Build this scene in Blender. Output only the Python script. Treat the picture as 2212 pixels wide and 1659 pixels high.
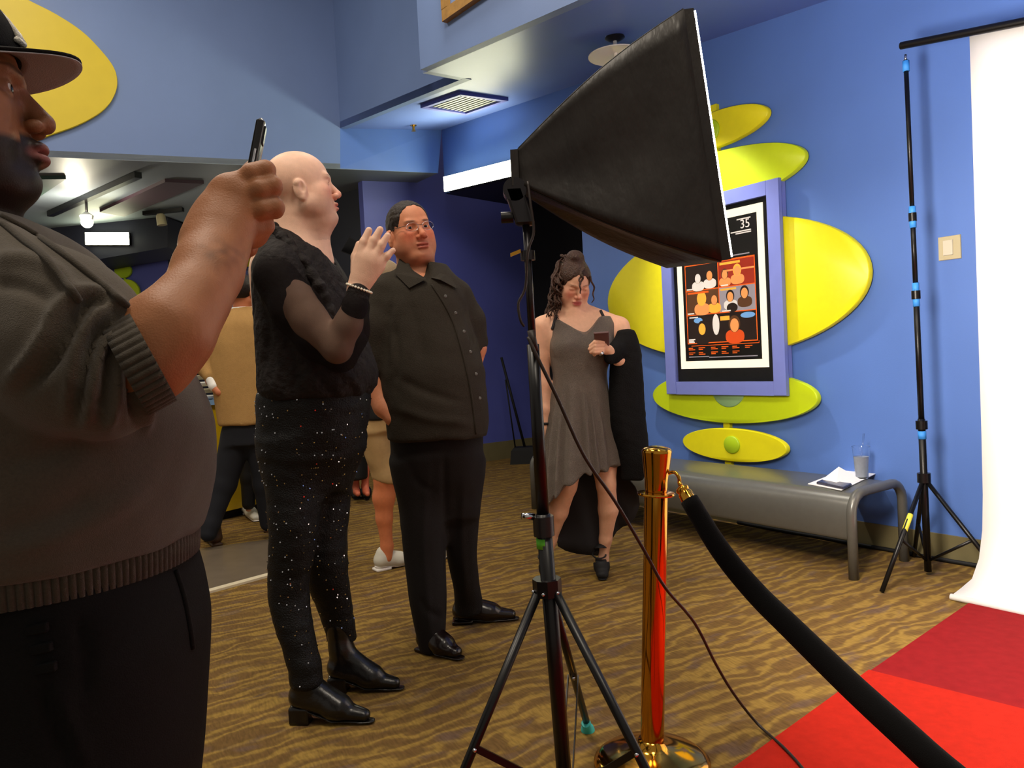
import bpy, math, random
import numpy as np
from mathutils import Vector, Matrix
from mathutils.bvhtree import BVHTree

random.seed(7)
rng = np.random.default_rng(11)
for o in list(bpy.data.objects):
    bpy.data.objects.remove(o, do_unlink=True)
SC = bpy.context.scene
COL = SC.collection

# ------------------------------------------------------------------ camera
F, CX, CY = 1661.0, 1106.0, 829.5          # focal length and centre in pixels of the 2212 x 1659 frame
CAM_H, PITCH, ROLL = 1.15, math.radians(-2.06), 0.052
_f = np.array([0, math.cos(PITCH), math.sin(PITCH)])
_r0 = np.array([1.0, 0, 0]); _u0 = np.cross(_r0, _f)
_r = math.cos(ROLL) * _r0 - math.sin(ROLL) * _u0
_u = math.sin(ROLL) * _r0 + math.cos(ROLL) * _u0
_C = np.array([0, 0, CAM_H])
cam = bpy.data.cameras.new('camera'); camo = bpy.data.objects.new('camera', cam); COL.objects.link(camo)
cam.sensor_width = 36; cam.lens = F / 2212 * 36; cam.clip_start = 0.02
M = Matrix.Identity(4)
for i in range(3):
    M[i][0], M[i][1], M[i][2], M[i][3] = _r[i], _u[i], -_f[i], _C[i]
camo.matrix_world = M
SC.camera = camo

# ------------------------------------------------------------------ world, lights, exposure
W_ = bpy.data.worlds.new('world'); SC.world = W_; W_.use_nodes = True
W_.node_tree.nodes['Background'].inputs[0].default_value = (1.0, 0.91, 0.79, 1)
W_.node_tree.nodes['Background'].inputs[1].default_value = 0.30
vs = SC.view_settings
vs.view_transform = 'Standard'; vs.look = 'None'; vs.gamma = 1.0; vs.use_curve_mapping = False
vs.exposure = 0.0

def area(name, loc, target, size, power, col=(1, 0.885, 0.73), sizey=None, spread=180):
    l = bpy.data.lights.new(name, 'AREA'); l.energy = power; l.color = col; l.size = size
    l.spread = math.radians(spread)
    if sizey: l.shape = 'RECTANGLE'; l.size_y = sizey
    o = bpy.data.objects.new(name, l); COL.objects.link(o); o.location = loc
    d = Vector(target) - Vector(loc); o.rotation_euler = d.to_track_quat('-Z', 'Y').to_euler()
    return o
def spot(name, loc, target, power, angle, blend=0.6, col=(1, 0.86, 0.62), rad=0.05):
    l = bpy.data.lights.new(name, 'SPOT'); l.energy = power; l.color = col; l.spot_size = math.radians(angle)
    l.spot_blend = blend; l.shadow_soft_size = rad
    o = bpy.data.objects.new(name, l); COL.objects.link(o); o.location = loc
    d = Vector(target) - Vector(loc); o.rotation_euler = d.to_track_quat('-Z', 'Y').to_euler()
    return o
# ceiling lamps of the lobby
area('lobby_lamp', (-1.2, 1.6, 4.9), (-1.0, 2.6, 0), 0.9, 85)
area('lobby_lamp', (0.9, 0.3, 4.6), (1.4, 2.4, 0), 0.8, 55, (1, 0.88, 0.72))
area('lobby_lamp', (-2.6, 4.2, 4.8), (-2.2, 4.6, 0), 0.8, 48)
area('lobby_lamp', (-0.2, 4.2, 4.6), (-0.2, 4.4, 0), 0.6, 34)

# ------------------------------------------------------------------ pixel <-> place helpers (frame 2212 x 1659)
def ray(px, py): return (px - CX) / F * _r - (py - CY) / F * _u + _f
def atY(px, py, Y): d = ray(px, py); return _C + d * (Y / d[1])
def fl(px, py, z=0.0): d = ray(px, py); return _C + d * ((z - CAM_H) / d[2])
def onp(px, py, P, n): d = ray(px, py); return _C + d * (np.dot(np.asarray(P) - _C, n) / np.dot(d, n))
WA = math.atan2(1163, 1661)
wd = np.array([math.sin(WA), -math.cos(WA), 0]); wn = np.array([-math.cos(WA), -math.sin(WA), 0])
WP = fl(1830, 1172)
Z3 = np.array([0, 0, 1.0])
def Wp(s, z, off=0.0): return WP + wd * s + wn * off + Z3 * z
def wc(px, py, off=0.0):
    p = onp(px, py, WP + wn * off, wn); return (p - WP) @ wd, p[2]

# ------------------------------------------------------------------ materials
def lin(c):
    return tuple(((v / 255) / 12.92 if v / 255 <= .04045 else ((v / 255 + .055) / 1.055) ** 2.4) for v in c)
def mat(name, c, rough=.6, metal=0., emit=0., ecol=None, var=0., vscale=6., bump=0., bscale=80., spec=.5,
        trans=0., alpha=1., coat=0., vcol=False, sheen=0., ior=1.45, stretch=None, sss=0.):
    m = bpy.data.materials.new(name); m.use_nodes = True
    nt = m.node_tree; N = nt.nodes; Lk = nt.links; b = N['Principled BSDF']
    lc = lin(c); b.inputs['Base Color'].default_value = (*lc, 1)
    b.inputs['Roughness'].default_value = rough; b.inputs['Metallic'].default_value = metal
    b.inputs['Specular IOR Level'].default_value = spec; b.inputs['IOR'].default_value = ior
    b.inputs['Transmission Weight'].default_value = trans; b.inputs['Alpha'].default_value = alpha
    b.inputs['Coat Weight'].default_value = coat; b.inputs['Sheen Weight'].default_value = sheen
    if sss: b.inputs['Subsurface Weight'].default_value = sss; b.inputs['Subsurface Radius'].default_value = (.012, .005, .003)
    if emit:
        b.inputs['Emission Color'].default_value = (*lin(ecol or c), 1); b.inputs['Emission Strength'].default_value = emit
    tc = N.new('ShaderNodeTexCoord'); co = tc.outputs['Object']
    if stretch:
        mp = N.new('ShaderNodeMapping'); mp.inputs['Scale'].default_value = stretch[:3]
        if len(stretch) > 3: mp.inputs['Rotation'].default_value = (0, 0, stretch[3])
        Lk.new(co, mp.inputs[0]); co = mp.outputs[0]
    src = None
    if vcol:
        a = N.new('ShaderNodeAttribute'); a.attribute_name = 'Col'; src = a.outputs['Color']
    if var:
        n = N.new('ShaderNodeTexNoise'); n.inputs['Scale'].default_value = vscale; n.inputs['Detail'].default_value = 5
        Lk.new(co, n.inputs['Vector'])
        mr = N.new('ShaderNodeMapRange'); mr.inputs['From Min'].default_value = .25; mr.inputs['From Max'].default_value = .75
        mr.inputs['To Min'].default_value = 1 - var; mr.inputs['To Max'].default_value = 1 + var
        Lk.new(n.outputs['Fac'], mr.inputs['Value'])
        mx = N.new('ShaderNodeVectorMath'); mx.operation = 'SCALE'
        if src: Lk.new(src, mx.inputs[0])
        else: mx.inputs[0].default_value = lc
        Lk.new(mr.outputs[0], mx.inputs['Scale']); src = mx.outputs[0]
    if src: Lk.new(src, b.inputs['Base Color'])
    if bump:
        n2 = N.new('ShaderNodeTexNoise'); n2.inputs['Scale'].default_value = bscale; n2.inputs['Detail'].default_value = 4
        Lk.new(co, n2.inputs['Vector'])
        bp = N.new('ShaderNodeBump'); bp.inputs['Strength'].default_value = bump; bp.inputs['Distance'].default_value = .01
        Lk.new(n2.outputs['Fac'], bp.inputs['Height']); Lk.new(bp.outputs[0], b.inputs['Normal'])
    return m

MT = {}
MT['blue'] = mat('blue_paint', (84, 118, 190), .45, var=.05, vscale=2.2, bump=.05, bscale=160)
MT['greyblue'] = mat('pale_blue_paint', (106, 129, 176), .5, var=.04, vscale=2.5, bump=.04, bscale=160)
MT['deepblue'] = mat('deep_blue_paint', (84, 92, 176), .5, var=.06, vscale=2.5)
MT['ceil'] = mat('ceiling_paint', (96, 120, 188), .4, var=.04, vscale=2)
MT['ceilgrey'] = mat('grey_ceiling_paint', (120, 130, 140), .5, var=.06, vscale=1.2)
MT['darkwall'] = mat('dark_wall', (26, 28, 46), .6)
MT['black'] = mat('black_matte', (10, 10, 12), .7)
MT['door_shade'] = mat('black_door_and_shade', (9, 9, 13), .9)  # near black for the theatre door and for the doorway shade painted on its wall
MT['yellow'] = mat('yellow_panel', (222, 214, 20), .4, var=.03, vscale=20)
MT['lime'] = mat('lime_panel', (192, 214, 22), .4, var=.03, vscale=20)
MT['lime2'] = mat('lime_disc', (168, 200, 24), .4)
MT['baseb'] = mat('baseboard_rubber', (112, 104, 74), .35, var=.08, vscale=12)
MT['peri'] = mat('periwinkle_frame', (116, 128, 200), .35, var=.04, vscale=14)
MT['white'] = mat('white_plastic', (232, 230, 224), .4)
MT['cream'] = mat('cream_plastic', (178, 168, 136), .4)
MT['switchwhite'] = mat('switch_rocker', (196, 190, 172), .4)
MT['yellowdull'] = mat('mustard_panel', (206, 182, 26), .45, var=.03, vscale=10)
MT['blackmetal'] = mat('black_metal', (11, 10, 11), .35, metal=.0, spec=.4)
MT['darkmetal'] = mat('dark_metal', (52, 50, 52), .3, metal=.7)
MT['chrome'] = mat('chrome', (200, 200, 205), .15, metal=1)
MT['gold'] = mat('polished_brass', (206, 148, 54), .12, metal=1, var=.03)
MT['benchmetal'] = mat('bench_grey_enamel', (104, 104, 100), .3, metal=.35, var=.05, vscale=30)
MT['velvet'] = mat('black_velvet', (5, 4, 4), .95, sheen=.03, spec=.1, bump=.2, bscale=500)
MT['redA'] = mat('red_carpet_bright', (190, 40, 26), .95, var=.10, vscale=40, bump=.5, bscale=600, spec=.1)
MT['redB'] = mat('red_carpet_deep', (146, 30, 34), .95, var=.12, vscale=26, bump=.5, bscale=600, spec=.1)
MT['paper'] = mat('white_paper', (244, 242, 242), .8, var=.02)
MT['softcloth'] = mat('softbox_black_nylon', (40, 36, 33), .45, var=.25, vscale=9, bump=.6, bscale=26, stretch=(1, 1, .35), spec=.4)
MT['softglow'] = mat('softbox_diffuser', (255, 250, 240), .6, emit=170, ecol=(255, 240, 222))
MT['signglow'] = mat('lit_sign_face', (255, 255, 236), .5, emit=26, ecol=(255, 255, 214))
MT['bulb'] = mat('lit_bulb', (255, 255, 240), .5, emit=60, ecol=(255, 244, 206))
MT['glowpanel'] = mat('lit_panel', (255, 250, 235), .5, emit=5, ecol=(255, 248, 228))
MT['bluetape'] = mat('blue_tape', (54, 138, 226), .6)
MT['greentape'] = mat('green_tape', (92, 190, 44), .6)
MT['yellowtape'] = mat('yellow_label', (226, 222, 80), .5)
MT['teal'] = mat('teal_rubber', (64, 194, 190), .5)
MT['cable'] = mat('cable_rubber', (40, 30, 26), .5)
MT['glass'] = mat('clear_plastic', (255, 255, 255), .05, trans=1, ior=1.2)
MT['drink'] = mat('cloudy_drink', (206, 214, 226), .35, var=.08, vscale=60, trans=.25)
MT['wood'] = mat('picture_frame_wood', (150, 112, 52), .5, var=.2, vscale=30)
MT['grille'] = mat('vent_grille', (136, 140, 138), .4, metal=.3)
MT['counter'] = mat('counter_yellow', (196, 160, 12), .4, var=.05, vscale=8)
MT['ctop'] = mat('counter_top_blue', (130, 164, 200), .3)
MT['tilegrey'] = mat('grey_floor_tile', (104, 92, 78), .35, var=.1, vscale=14)
MT['strip'] = mat('pale_edge_strip', (212, 200, 172), .5)

CARPET_ROT = -math.atan2(*(fl(850, 1452) - fl(620, 1512))[[1, 0]])
def carpet():
    m = bpy.data.materials.new('patterned_carpet'); m.use_nodes = True
    nt = m.node_tree; N = nt.nodes; L = nt.links; b = N['Principled BSDF']
    b.inputs['Roughness'].default_value = .9; b.inputs['Specular IOR Level'].default_value = .15
    tc = N.new('ShaderNodeTexCoord')
    mp = N.new('ShaderNodeMapping'); mp.inputs['Rotation'].default_value = (0, 0, CARPET_ROT); L.new(tc.outputs['Object'], mp.inputs[0])
    ns = N.new('ShaderNodeTexNoise'); ns.inputs['Scale'].default_value = 4.2; ns.inputs['Detail'].default_value = 3
    L.new(mp.outputs[0], ns.inputs['Vector'])
    ad = N.new('ShaderNodeVectorMath'); ad.operation = 'MULTIPLY_ADD'; ad.inputs[1].default_value = (.06, .07, 0)
    L.new(ns.outputs['Color'], ad.inputs[0]); L.new(mp.outputs[0], ad.inputs[2])
    wv = N.new('ShaderNodeTexWave'); wv.bands_direction = 'Y'; wv.inputs['Scale'].default_value = 4.2; wv.inputs['Distortion'].default_value = 13
    wv.inputs['Detail'].default_value = 3; wv.inputs['Detail Scale'].default_value = 1.5; wv.inputs['Detail Roughness'].default_value = .6
    m2 = N.new('ShaderNodeMapping'); m2.inputs['Scale'].default_value = (.42, 1, 1); L.new(ad.outputs[0], m2.inputs[0]); L.new(m2.outputs[0], wv.inputs['Vector'])
    cr = N.new('ShaderNodeValToRGB'); L.new(wv.outputs['Fac'], cr.inputs[0])
    e = cr.color_ramp.elements
    e[0].position = .05; e[0].color = (*lin((106, 80, 44)), 1)
    e[1].position = 1.; e[1].color = (*lin((144, 115, 56)), 1)
    k = cr.color_ramp.elements.new(.55); k.color = (*lin((116, 90, 47)), 1)
    k = cr.color_ramp.elements.new(.82); k.color = (*lin((134, 106, 52)), 1)
    # purple-grey flecks
    m3 = N.new('ShaderNodeMapping'); m3.inputs['Scale'].default_value = (6, 15, 1); m3.inputs['Location'].default_value = (3, 7, 0); L.new(ad.outputs[0], m3.inputs[0])
    n3 = N.new('ShaderNodeTexNoise'); n3.inputs['Scale'].default_value = 1.; n3.inputs['Detail'].default_value = 2; L.new(m3.outputs[0], n3.inputs['Vector'])
    r3 = N.new('ShaderNodeMapRange'); r3.inputs['From Min'].default_value = .56; r3.inputs['From Max'].default_value = .68; r3.inputs['To Max'].default_value = .55; L.new(n3.outputs['Fac'], r3.inputs['Value'])
    mx = N.new('ShaderNodeMix'); mx.data_type = 'RGBA'; L.new(r3.outputs[0], mx.inputs['Factor']); L.new(cr.outputs[0], mx.inputs['A'])
    mx.inputs['B'].default_value = (*lin((96, 78, 74)), 1)
    # woven hatching
    m4 = N.new('ShaderNodeMapping'); m4.inputs['Scale'].default_value = (120, 24, 1); m4.inputs['Rotation'].default_value = (0, 0, .5); L.new(ad.outputs[0], m4.inputs[0])
    n4 = N.new('ShaderNodeTexNoise'); n4.inputs['Scale'].default_value = 1.; n4.inputs['Detail'].default_value = 1; L.new(m4.outputs[0], n4.inputs['Vector'])
    r4 = N.new('ShaderNodeMapRange'); r4.inputs['From Min'].default_value = .3; r4.inputs['From Max'].default_value = .7; r4.inputs['To Min'].default_value = .80; r4.inputs['To Max'].default_value = 1.16; L.new(n4.outputs['Fac'], r4.inputs['Value'])
    sc = N.new('ShaderNodeVectorMath'); sc.operation = 'SCALE'; L.new(mx.outputs['Result'], sc.inputs[0]); L.new(r4.outputs[0], sc.inputs['Scale'])
    L.new(sc.outputs[0], b.inputs['Base Color'])
    bp = N.new('ShaderNodeBump'); bp.inputs['Strength'].default_value = .35; bp.inputs['Distance'].default_value = .006; L.new(n4.outputs['Fac'], bp.inputs['Height']); L.new(bp.outputs[0], b.inputs['Normal'])
    return m
MT['carpet'] = carpet()

# ------------------------------------------------------------------ mesh helpers
def mk(name, V, Fc, m, parent=None, smooth=False, col=None, auto=None):
    me = bpy.data.meshes.new(name)
    if isinstance(V, np.ndarray) and isinstance(Fc, np.ndarray):
        nf, k = Fc.shape
        me.vertices.add(len(V)); me.vertices.foreach_set('co', V.astype(np.float32).ravel())
        me.loops.add(nf * k); me.loops.foreach_set('vertex_index', Fc.astype(np.int32).ravel())
        me.polygons.add(nf); me.polygons.foreach_set('loop_start', np.arange(0, nf * k, k, dtype=np.int32))
        me.update(calc_edges=True); me.validate()
    else:
        me.from_pydata([tuple(float(c) for c in v) for v in V], [], [tuple(int(i) for i in f) for f in Fc]); me.update()
    if col is not None:
        a = me.color_attributes.new('Col', 'FLOAT_COLOR', 'POINT')
        c4 = np.ones((len(V), 4), np.float32); c4[:, :3] = col; a.data.foreach_set('color', c4.ravel())
    if smooth: me.polygons.foreach_set('use_smooth', np.ones(len(me.polygons), bool))
    if auto is not None:
        me.polygons.foreach_set('use_smooth', np.ones(len(me.polygons), bool)); me.set_sharp_from_angle(angle=math.radians(auto))
    me.materials.append(MT[m] if isinstance(m, str) else m)
    o = bpy.data.objects.new(name, me); COL.objects.link(o)
    if parent is not None:
        o.parent = parent
        if parent.parent is None: o.matrix_parent_inverse = Matrix.Translation(-Vector(parent.location))
    return o
def root(name, loc, label, cat, group=None):
    o = bpy.data.objects.new(name, None); COL.objects.link(o); o.location = tuple(float(c) for c in loc)
    o.empty_display_size = .05; o['label'] = label; o['category'] = cat
    if group: o['group'] = group
    return o
def tag(o, label, cat=None, group=None, kind=None):
    o['label'] = label
    if cat: o['category'] = cat
    if group: o['group'] = group
    if kind: o['kind'] = kind
    return o
def struct(o, label): o['label'] = label; o['kind'] = 'structure'; return o

def join(parts):
    V, Fc, n = [], [], 0
    for v, f in parts:
        V += [tuple(x) for x in v]; Fc += [tuple(i + n for i in q) for q in f]; n += len(v)
    return V, Fc
def boxv(c, ax, ay, az):
    """box from centre and three half-axis vectors"""
    c, ax, ay, az = [np.asarray(q, float) for q in (c, ax, ay, az)]
    V = [c + sx * ax + sy * ay + sz * az for sz in (-1, 1) for sy in (-1, 1) for sx in (-1, 1)]
    Fc = [(0, 2, 3, 1), (4, 5, 7, 6), (0, 1, 5, 4), (2, 6, 7, 3), (0, 4, 6, 2), (1, 3, 7, 5)]
    if np.dot(np.cross(ax, ay), az) < 0: Fc = [f[::-1] for f in Fc]
    return V, Fc
def rbox(c, ax, ay, az, b):
    """box with chamfered edges: bevelled prism along az with bevelled rims"""
    c, ax, ay, az = [np.asarray(q, float) for q in (c, ax, ay, az)]
    lx, ly, lz = [np.linalg.norm(q) for q in (ax, ay, az)]
    ux, uy, uz = ax / lx, ay / ly, az / lz
    poly = []
    for sx, sy, a0 in ((1, 1, 0), (-1, 1, 90), (-1, -1, 180), (1, -1, 270)):
        for a in (0, 30, 60, 90):
            t = math.radians(a0 + a)
            poly.append(((lx - b) * sx + b * math.cos(t), (ly - b) * sy + b * math.sin(t)))
    n = len(poly); V = []
    for z, s in ((-lz, b * .7), (-lz + b * .7, 0), (lz - b * .7, 0), (lz, b * .7)):
        for x, y in poly:
            V.append(c + ux * (x - math.copysign(min(s, abs(x)), x)) + uy * (y - math.copysign(min(s, abs(y)), y)) + uz * z)
    Fc = [tuple(range(n))[::-1], tuple(range(3 * n, 4 * n))]
    for k in range(3):
        for i in range(n):
            j = (i + 1) % n; Fc.append((k * n + i, k * n + j, (k + 1) * n + j, (k + 1) * n + i))
    if np.dot(np.cross(ux, uy), uz) < 0: Fc = [f[::-1] for f in Fc]
    return V, Fc
def prism(P, d, bev=0.0):
    """polygon P (3D points) extruded by vector d, front rim bevelled"""
    P = [np.asarray(p, float) for p in P]; d = np.asarray(d, float); n = len(P)
    cen = sum(P) / n; L = np.linalg.norm(d); V = list(P)
    if bev:
        V += [p + d * (1 - bev / L) for p in P]
        V += [p + d + (cen - p) / (np.linalg.norm(cen - p) + 1e-9) * bev for p in P]; k = 3
    else:
        V += [p + d for p in P]; k = 2
    Fc = [tuple(range(n))[::-1], tuple(range((k - 1) * n, k * n))]
    for q in range(k - 1):
        for i in range(n):
            j = (i + 1) % n; Fc.append((q * n + i, q * n + j, (q + 1) * n + j, (q + 1) * n + i))
    nrm = sum((np.cross(P[i] - cen, P[(i + 1) % n] - cen) for i in range(n)))
    if np.dot(nrm, d) < 0: Fc = [f[::-1] for f in Fc]
    return V, Fc
def frames(P):
    P = [np.asarray(p, float) for p in P]; T = []
    for i in range(len(P)):
        t = P[min(i + 1, len(P) - 1)] - P[max(i - 1, 0)]; T.append(t / (np.linalg.norm(t) + 1e-12))
    a = np.array([0, 0, 1.]) if abs(T[0][2]) < .9 else np.array([1., 0, 0])
    u = np.cross(T[0], a); u /= np.linalg.norm(u); out = []
    for t in T:
        u = u - t * np.dot(u, t); u /= np.linalg.norm(u); out.append((t, u, np.cross(t, u)))
    return out
def tube(P, r, seg=12, caps=True):
    P = [np.asarray(p, float) for p in P]
    R = r if hasattr(r, '__len__') else [r] * len(P)
    V, Fc = [], []
    for p, (t, u, v), rr in zip(P, frames(P), R):
        for k in range(seg):
            a = 2 * math.pi * k / seg; V.append(p + (u * math.cos(a) + v * math.sin(a)) * rr)
    for i in range(len(P) - 1):
        for k in range(seg):
            j = (k + 1) % seg; Fc.append((i * seg + k, i * seg + j, (i + 1) * seg + j, (i + 1) * seg + k))
    if caps:
        Fc.append(tuple(range(seg))[::-1]); n = len(P) - 1; Fc.append(tuple(range(n * seg, n * seg + seg)))
    return V, Fc
def spline(P, n=8):
    P = [np.asarray(p, float) for p in P]; Q = [P[0] * 2 - P[1]] + P + [P[-1] * 2 - P[-2]]; out = []
    for i in range(1, len(Q) - 2):
        for k in range(n):
            t = k / n
            out.append(.5 * (2 * Q[i] + (Q[i + 1] - Q[i - 1]) * t + (2 * Q[i - 1] - 5 * Q[i] + 4 * Q[i + 1] - Q[i + 2]) * t * t + (3 * Q[i] - Q[i - 1] - 3 * Q[i + 1] + Q[i + 2]) * t ** 3))
    out.append(P[-1]); return out
def lathe(prof, o, ax=(0, 0, 1), seg=28):
    """profile [(r, h)] about axis through o"""
    ax = np.asarray(ax, float); ax /= np.linalg.norm(ax)
    a = np.array([1., 0, 0]) if abs(ax[0]) < .9 else np.array([0, 1., 0])
    u = np.cross(ax, a); u /= np.linalg.norm(u); v = np.cross(ax, u); o = np.asarray(o, float)
    V, Fc = [], []
    for r, h in prof:
        for k in range(seg):
            t = 2 * math.pi * k / seg; V.append(o + ax * h + (u * math.cos(t) + v * math.sin(t)) * max(r, 1e-5))
    for i in range(len(prof) - 1):
        for k in range(seg):
            j = (k + 1) % seg; Fc.append((i * seg + k, i * seg + j, (i + 1) * seg + j, (i + 1) * seg + k))
    Fc.append(tuple(range(seg))[::-1]); n = len(prof) - 1; Fc.append(tuple(range(n * seg, n * seg + seg)))
    return V, Fc
def oval(c, ux, uy, rx, ry, n=64, p=2.0, a0=0, a1=360):
    out = []
    for k in range(n):
        t = math.radians(a0 + (a1 - a0) * k / (n if a1 - a0 >= 360 else n - 1)); C_, S_ = math.cos(t), math.sin(t)
        out.append(np.asarray(c) + ux * rx * math.copysign(abs(C_) ** (2 / p), C_) + uy * ry * math.copysign(abs(S_) ** (2 / p), S_))
    return out
def sphere(c, r, n=12):
    prof = [(r * math.sin(math.pi * i / n), -r * math.cos(math.pi * i / n)) for i in range(n + 1)]
    return lathe(prof, c, seg=2 * n)

# ================================================================== THE SETTING
struct(mk('floor', [(-9, -2, 0), (6, -2, 0), (6, 13, 0), (-9, 13, 0)], [(0, 1, 2, 3)], 'carpet'), 'olive and brown patterned lobby carpet')

A_, B_ = onp(954, 281, WP, wn), onp(1790, 0, WP, wn)
LP = onp(950, 281, WP, wn)
def Lf(px, py, off=0.0): return onp(px, py, LP + wd * off, wd)
C_ = Lf(735, 277)
cn = np.cross(B_ - A_, C_ - A_); cn /= np.linalg.norm(cn)
def cl(px, py): return onp(px, py, A_, cn)
def ceilz(s): # height of the low ceiling along the right wall
    p = Wp(s, 0); return A_[2] - (cn[0] * (p[0] - A_[0]) + cn[1] * (p[1] - A_[1])) / cn[2]
S_EDGE = wc(1259, 540)[0]; S_FAR = (A_ - WP) @ wd; S_NEAR = 3.6
HB = [wc(948, 424)[1], wc(1136, 378)[1]]
def hbz(s): return HB[1]
th = -wn * .25
w = join([prism([Wp(S_EDGE, 0), Wp(S_NEAR, 0), Wp(S_NEAR, ceilz(S_NEAR) + .02), Wp(S_EDGE, ceilz(S_EDGE) + .02)], th),
          prism([Wp(S_FAR, HB[0]), Wp(S_EDGE, HB[1]), Wp(S_EDGE, ceilz(S_EDGE) + .02), Wp(S_FAR, ceilz(S_FAR) + .02)], th)])
struct(mk('wall_right', *w, 'blue'), 'blue painted wall with the yellow oval poster display')
# baseboard on the right wall
struct(mk('baseboard_right', *prism([Wp(S_EDGE, 0), Wp(S_NEAR, 0), Wp(S_NEAR, .135), Wp(S_EDGE, .135)], wn * .012), 'baseb'), 'olive rubber baseboard along the right blue wall')
# low ceiling
e1, e2, e3, e4 = cl(735, 277), cl(1003, 169), cl(925, 154), cl(1283, 0)
dirN = (e4 - e3); e5 = e3 + dirN * 3.2
q = [A_, e1, e2, e3, e5, Wp(S_NEAR, ceilz(S_NEAR))]
up = Z3 * .06
struct(mk('ceiling', *prism(q, up), 'ceil'), 'low blue ceiling strip with vent and round lamp')
def riser(a, b, h, d=.06):
    a = np.asarray(a); b = np.asarray(b); n = np.cross(b - a, Z3); n /= np.linalg.norm(n)
    return prism([a, b, b + Z3 * h, a + Z3 * h], n * d)
struct(mk('wall_upper_back', *riser(e1, e2, 2.6, -.06), 'greyblue'), 'grey-blue upper bulkhead receding above the ceiling vent')
struct(mk('wall_upper_right', *join([riser(e2, e3, 2.6, .05), riser(e3 + Z3 * 0, e5, 2.6, .06)]), 'greyblue'), 'pale blue upper bulkhead carrying the wooden picture frame')
# left fascia
l0, l1, l2 = Lf(-420, 318), Lf(735, 364), Lf(946, 374)
struct(mk('wall_left', *prism([l0, l1, Lf(735, 277), Lf(735, 277) * [1, 1, 0] + Z3 * 6, l0 * [1, 1, 0] + Z3 * 6], -wd * .12), 'greyblue'), 'grey-blue fascia above the snack counter opening')
struct(mk('wall_front', *prism([l1, l2, A_ + Z3 * .01, Lf(735, 277) + Z3 * .01], -wd * .12), 'blue'), 'short blue fascia below the low ceiling')
# back wall beyond the fascia
BWP = fl(1047, 997)
pd = np.array([-wd[1], wd[0], 0])  # along the fascia, away to the right
pd = np.array([math.cos(WA), math.sin(WA), 0])
def Bw(px, py, off=0.0): return onp(px, py, BWP + wd * off, wd)
b0 = Bw(812, 900) * [1, 1, 0]; b1 = Bw(1150, 900) * [1, 1, 0]
struct(mk('wall_back', *prism([b0, b1, b1 + Z3 * 3.6, b0 + Z3 * 3.6], -wd * .1), 'deepblue'), 'deep blue wall behind the man with glasses')
struct(mk('baseboard_back', *prism([b0, b1, b1 + Z3 * .2, b0 + Z3 * .2], wd * .012), 'baseb'), 'olive baseboard under the deep blue back wall')
# recess behind the right wall: wall with its deep shade put into the colour, and dark ceiling
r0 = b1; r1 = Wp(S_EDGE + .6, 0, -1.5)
struct(mk('wall_recess', *prism([r0, r1, r1 + Z3 * 3.4, r0 + Z3 * 3.4], -wn * .1), 'door_shade'), 'wall coloured near black to stand for the shade inside the unlit theatre doorway')
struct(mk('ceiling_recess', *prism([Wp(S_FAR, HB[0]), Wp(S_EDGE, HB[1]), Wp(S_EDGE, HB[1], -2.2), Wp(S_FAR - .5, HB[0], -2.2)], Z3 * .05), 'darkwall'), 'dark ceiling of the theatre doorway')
# dark opening panel at the far end of the fascia
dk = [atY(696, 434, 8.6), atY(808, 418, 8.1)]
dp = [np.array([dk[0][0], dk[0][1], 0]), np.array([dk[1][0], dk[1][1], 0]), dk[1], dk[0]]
struct(mk('door_1', *prism(dp, (0, .05, 0)), 'door_shade'), 'black theatre door between the bald person and the man with glasses')
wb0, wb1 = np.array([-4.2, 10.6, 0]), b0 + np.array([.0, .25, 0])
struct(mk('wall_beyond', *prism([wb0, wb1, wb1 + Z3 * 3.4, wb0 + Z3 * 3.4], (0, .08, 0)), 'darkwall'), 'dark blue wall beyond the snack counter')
# snack counter room: ceiling, back wall, bulkhead
cz0, cz2 = l0, l2
far = -wd * 6.0
struct(mk('ceiling_counter', *prism([cz0, cz2, cz2 + far * .55, cz0 + far], Z3 * .05), 'ceilgrey'), 'grey ceiling over the snack counter with track lighting')
bkY = 9.4
k0, k1 = atY(60, 700, bkY), atY(372, 700, bkY)
struct(mk('wall_counter', *prism([(k0[0] - 1.5, bkY, 0), (k1[0], bkY, 0), (k1[0], bkY, 3.6), (k0[0] - 1.5, bkY, 3.6)], (0, .1, 0)), 'deepblue'), 'deep blue wall behind the snack counter')
struct(mk('wall_counter_side', *prism([(k1[0], bkY, 0), (-2.6, 10.6, 0), (-2.6, 10.6, 3.6), (k1[0], bkY, 3.6)], (0.05, .1, 0)), 'darkwall'), 'dark side wall behind the snack counter')
q = [atY(110, 578, 8.6), atY(362, 534, 8.6), atY(362, 470, 8.6), atY(110, 486, 8.6)]
struct(mk('trim_1', *prism(q, (0, .7, 0)), 'darkwall'), 'dark bulkhead over the snack counter with a lit sign')

# grey tile apron in front of the counter, with a pale edging strip
m1, m2_ = fl(300, 1318), fl(600, 1236)
m3_, m4_ = fl(585, 1166), fl(300, 1205)
struct(mk('floor_tile', *prism([m1, m2_, m3_, m4_], Z3 * .006), 'tilegrey'), 'grey tiled floor apron in front of the snack counter')
dd = (m2_ - m1) / np.linalg.norm(m2_ - m1); nn = np.array([dd[1], -dd[0], 0]) * .05
struct(mk('trim_2', *prism([m1 + nn, m2_ + nn, m2_, m1], Z3 * .012), 'strip'), 'pale edging strip between grey tile and carpet')

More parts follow.
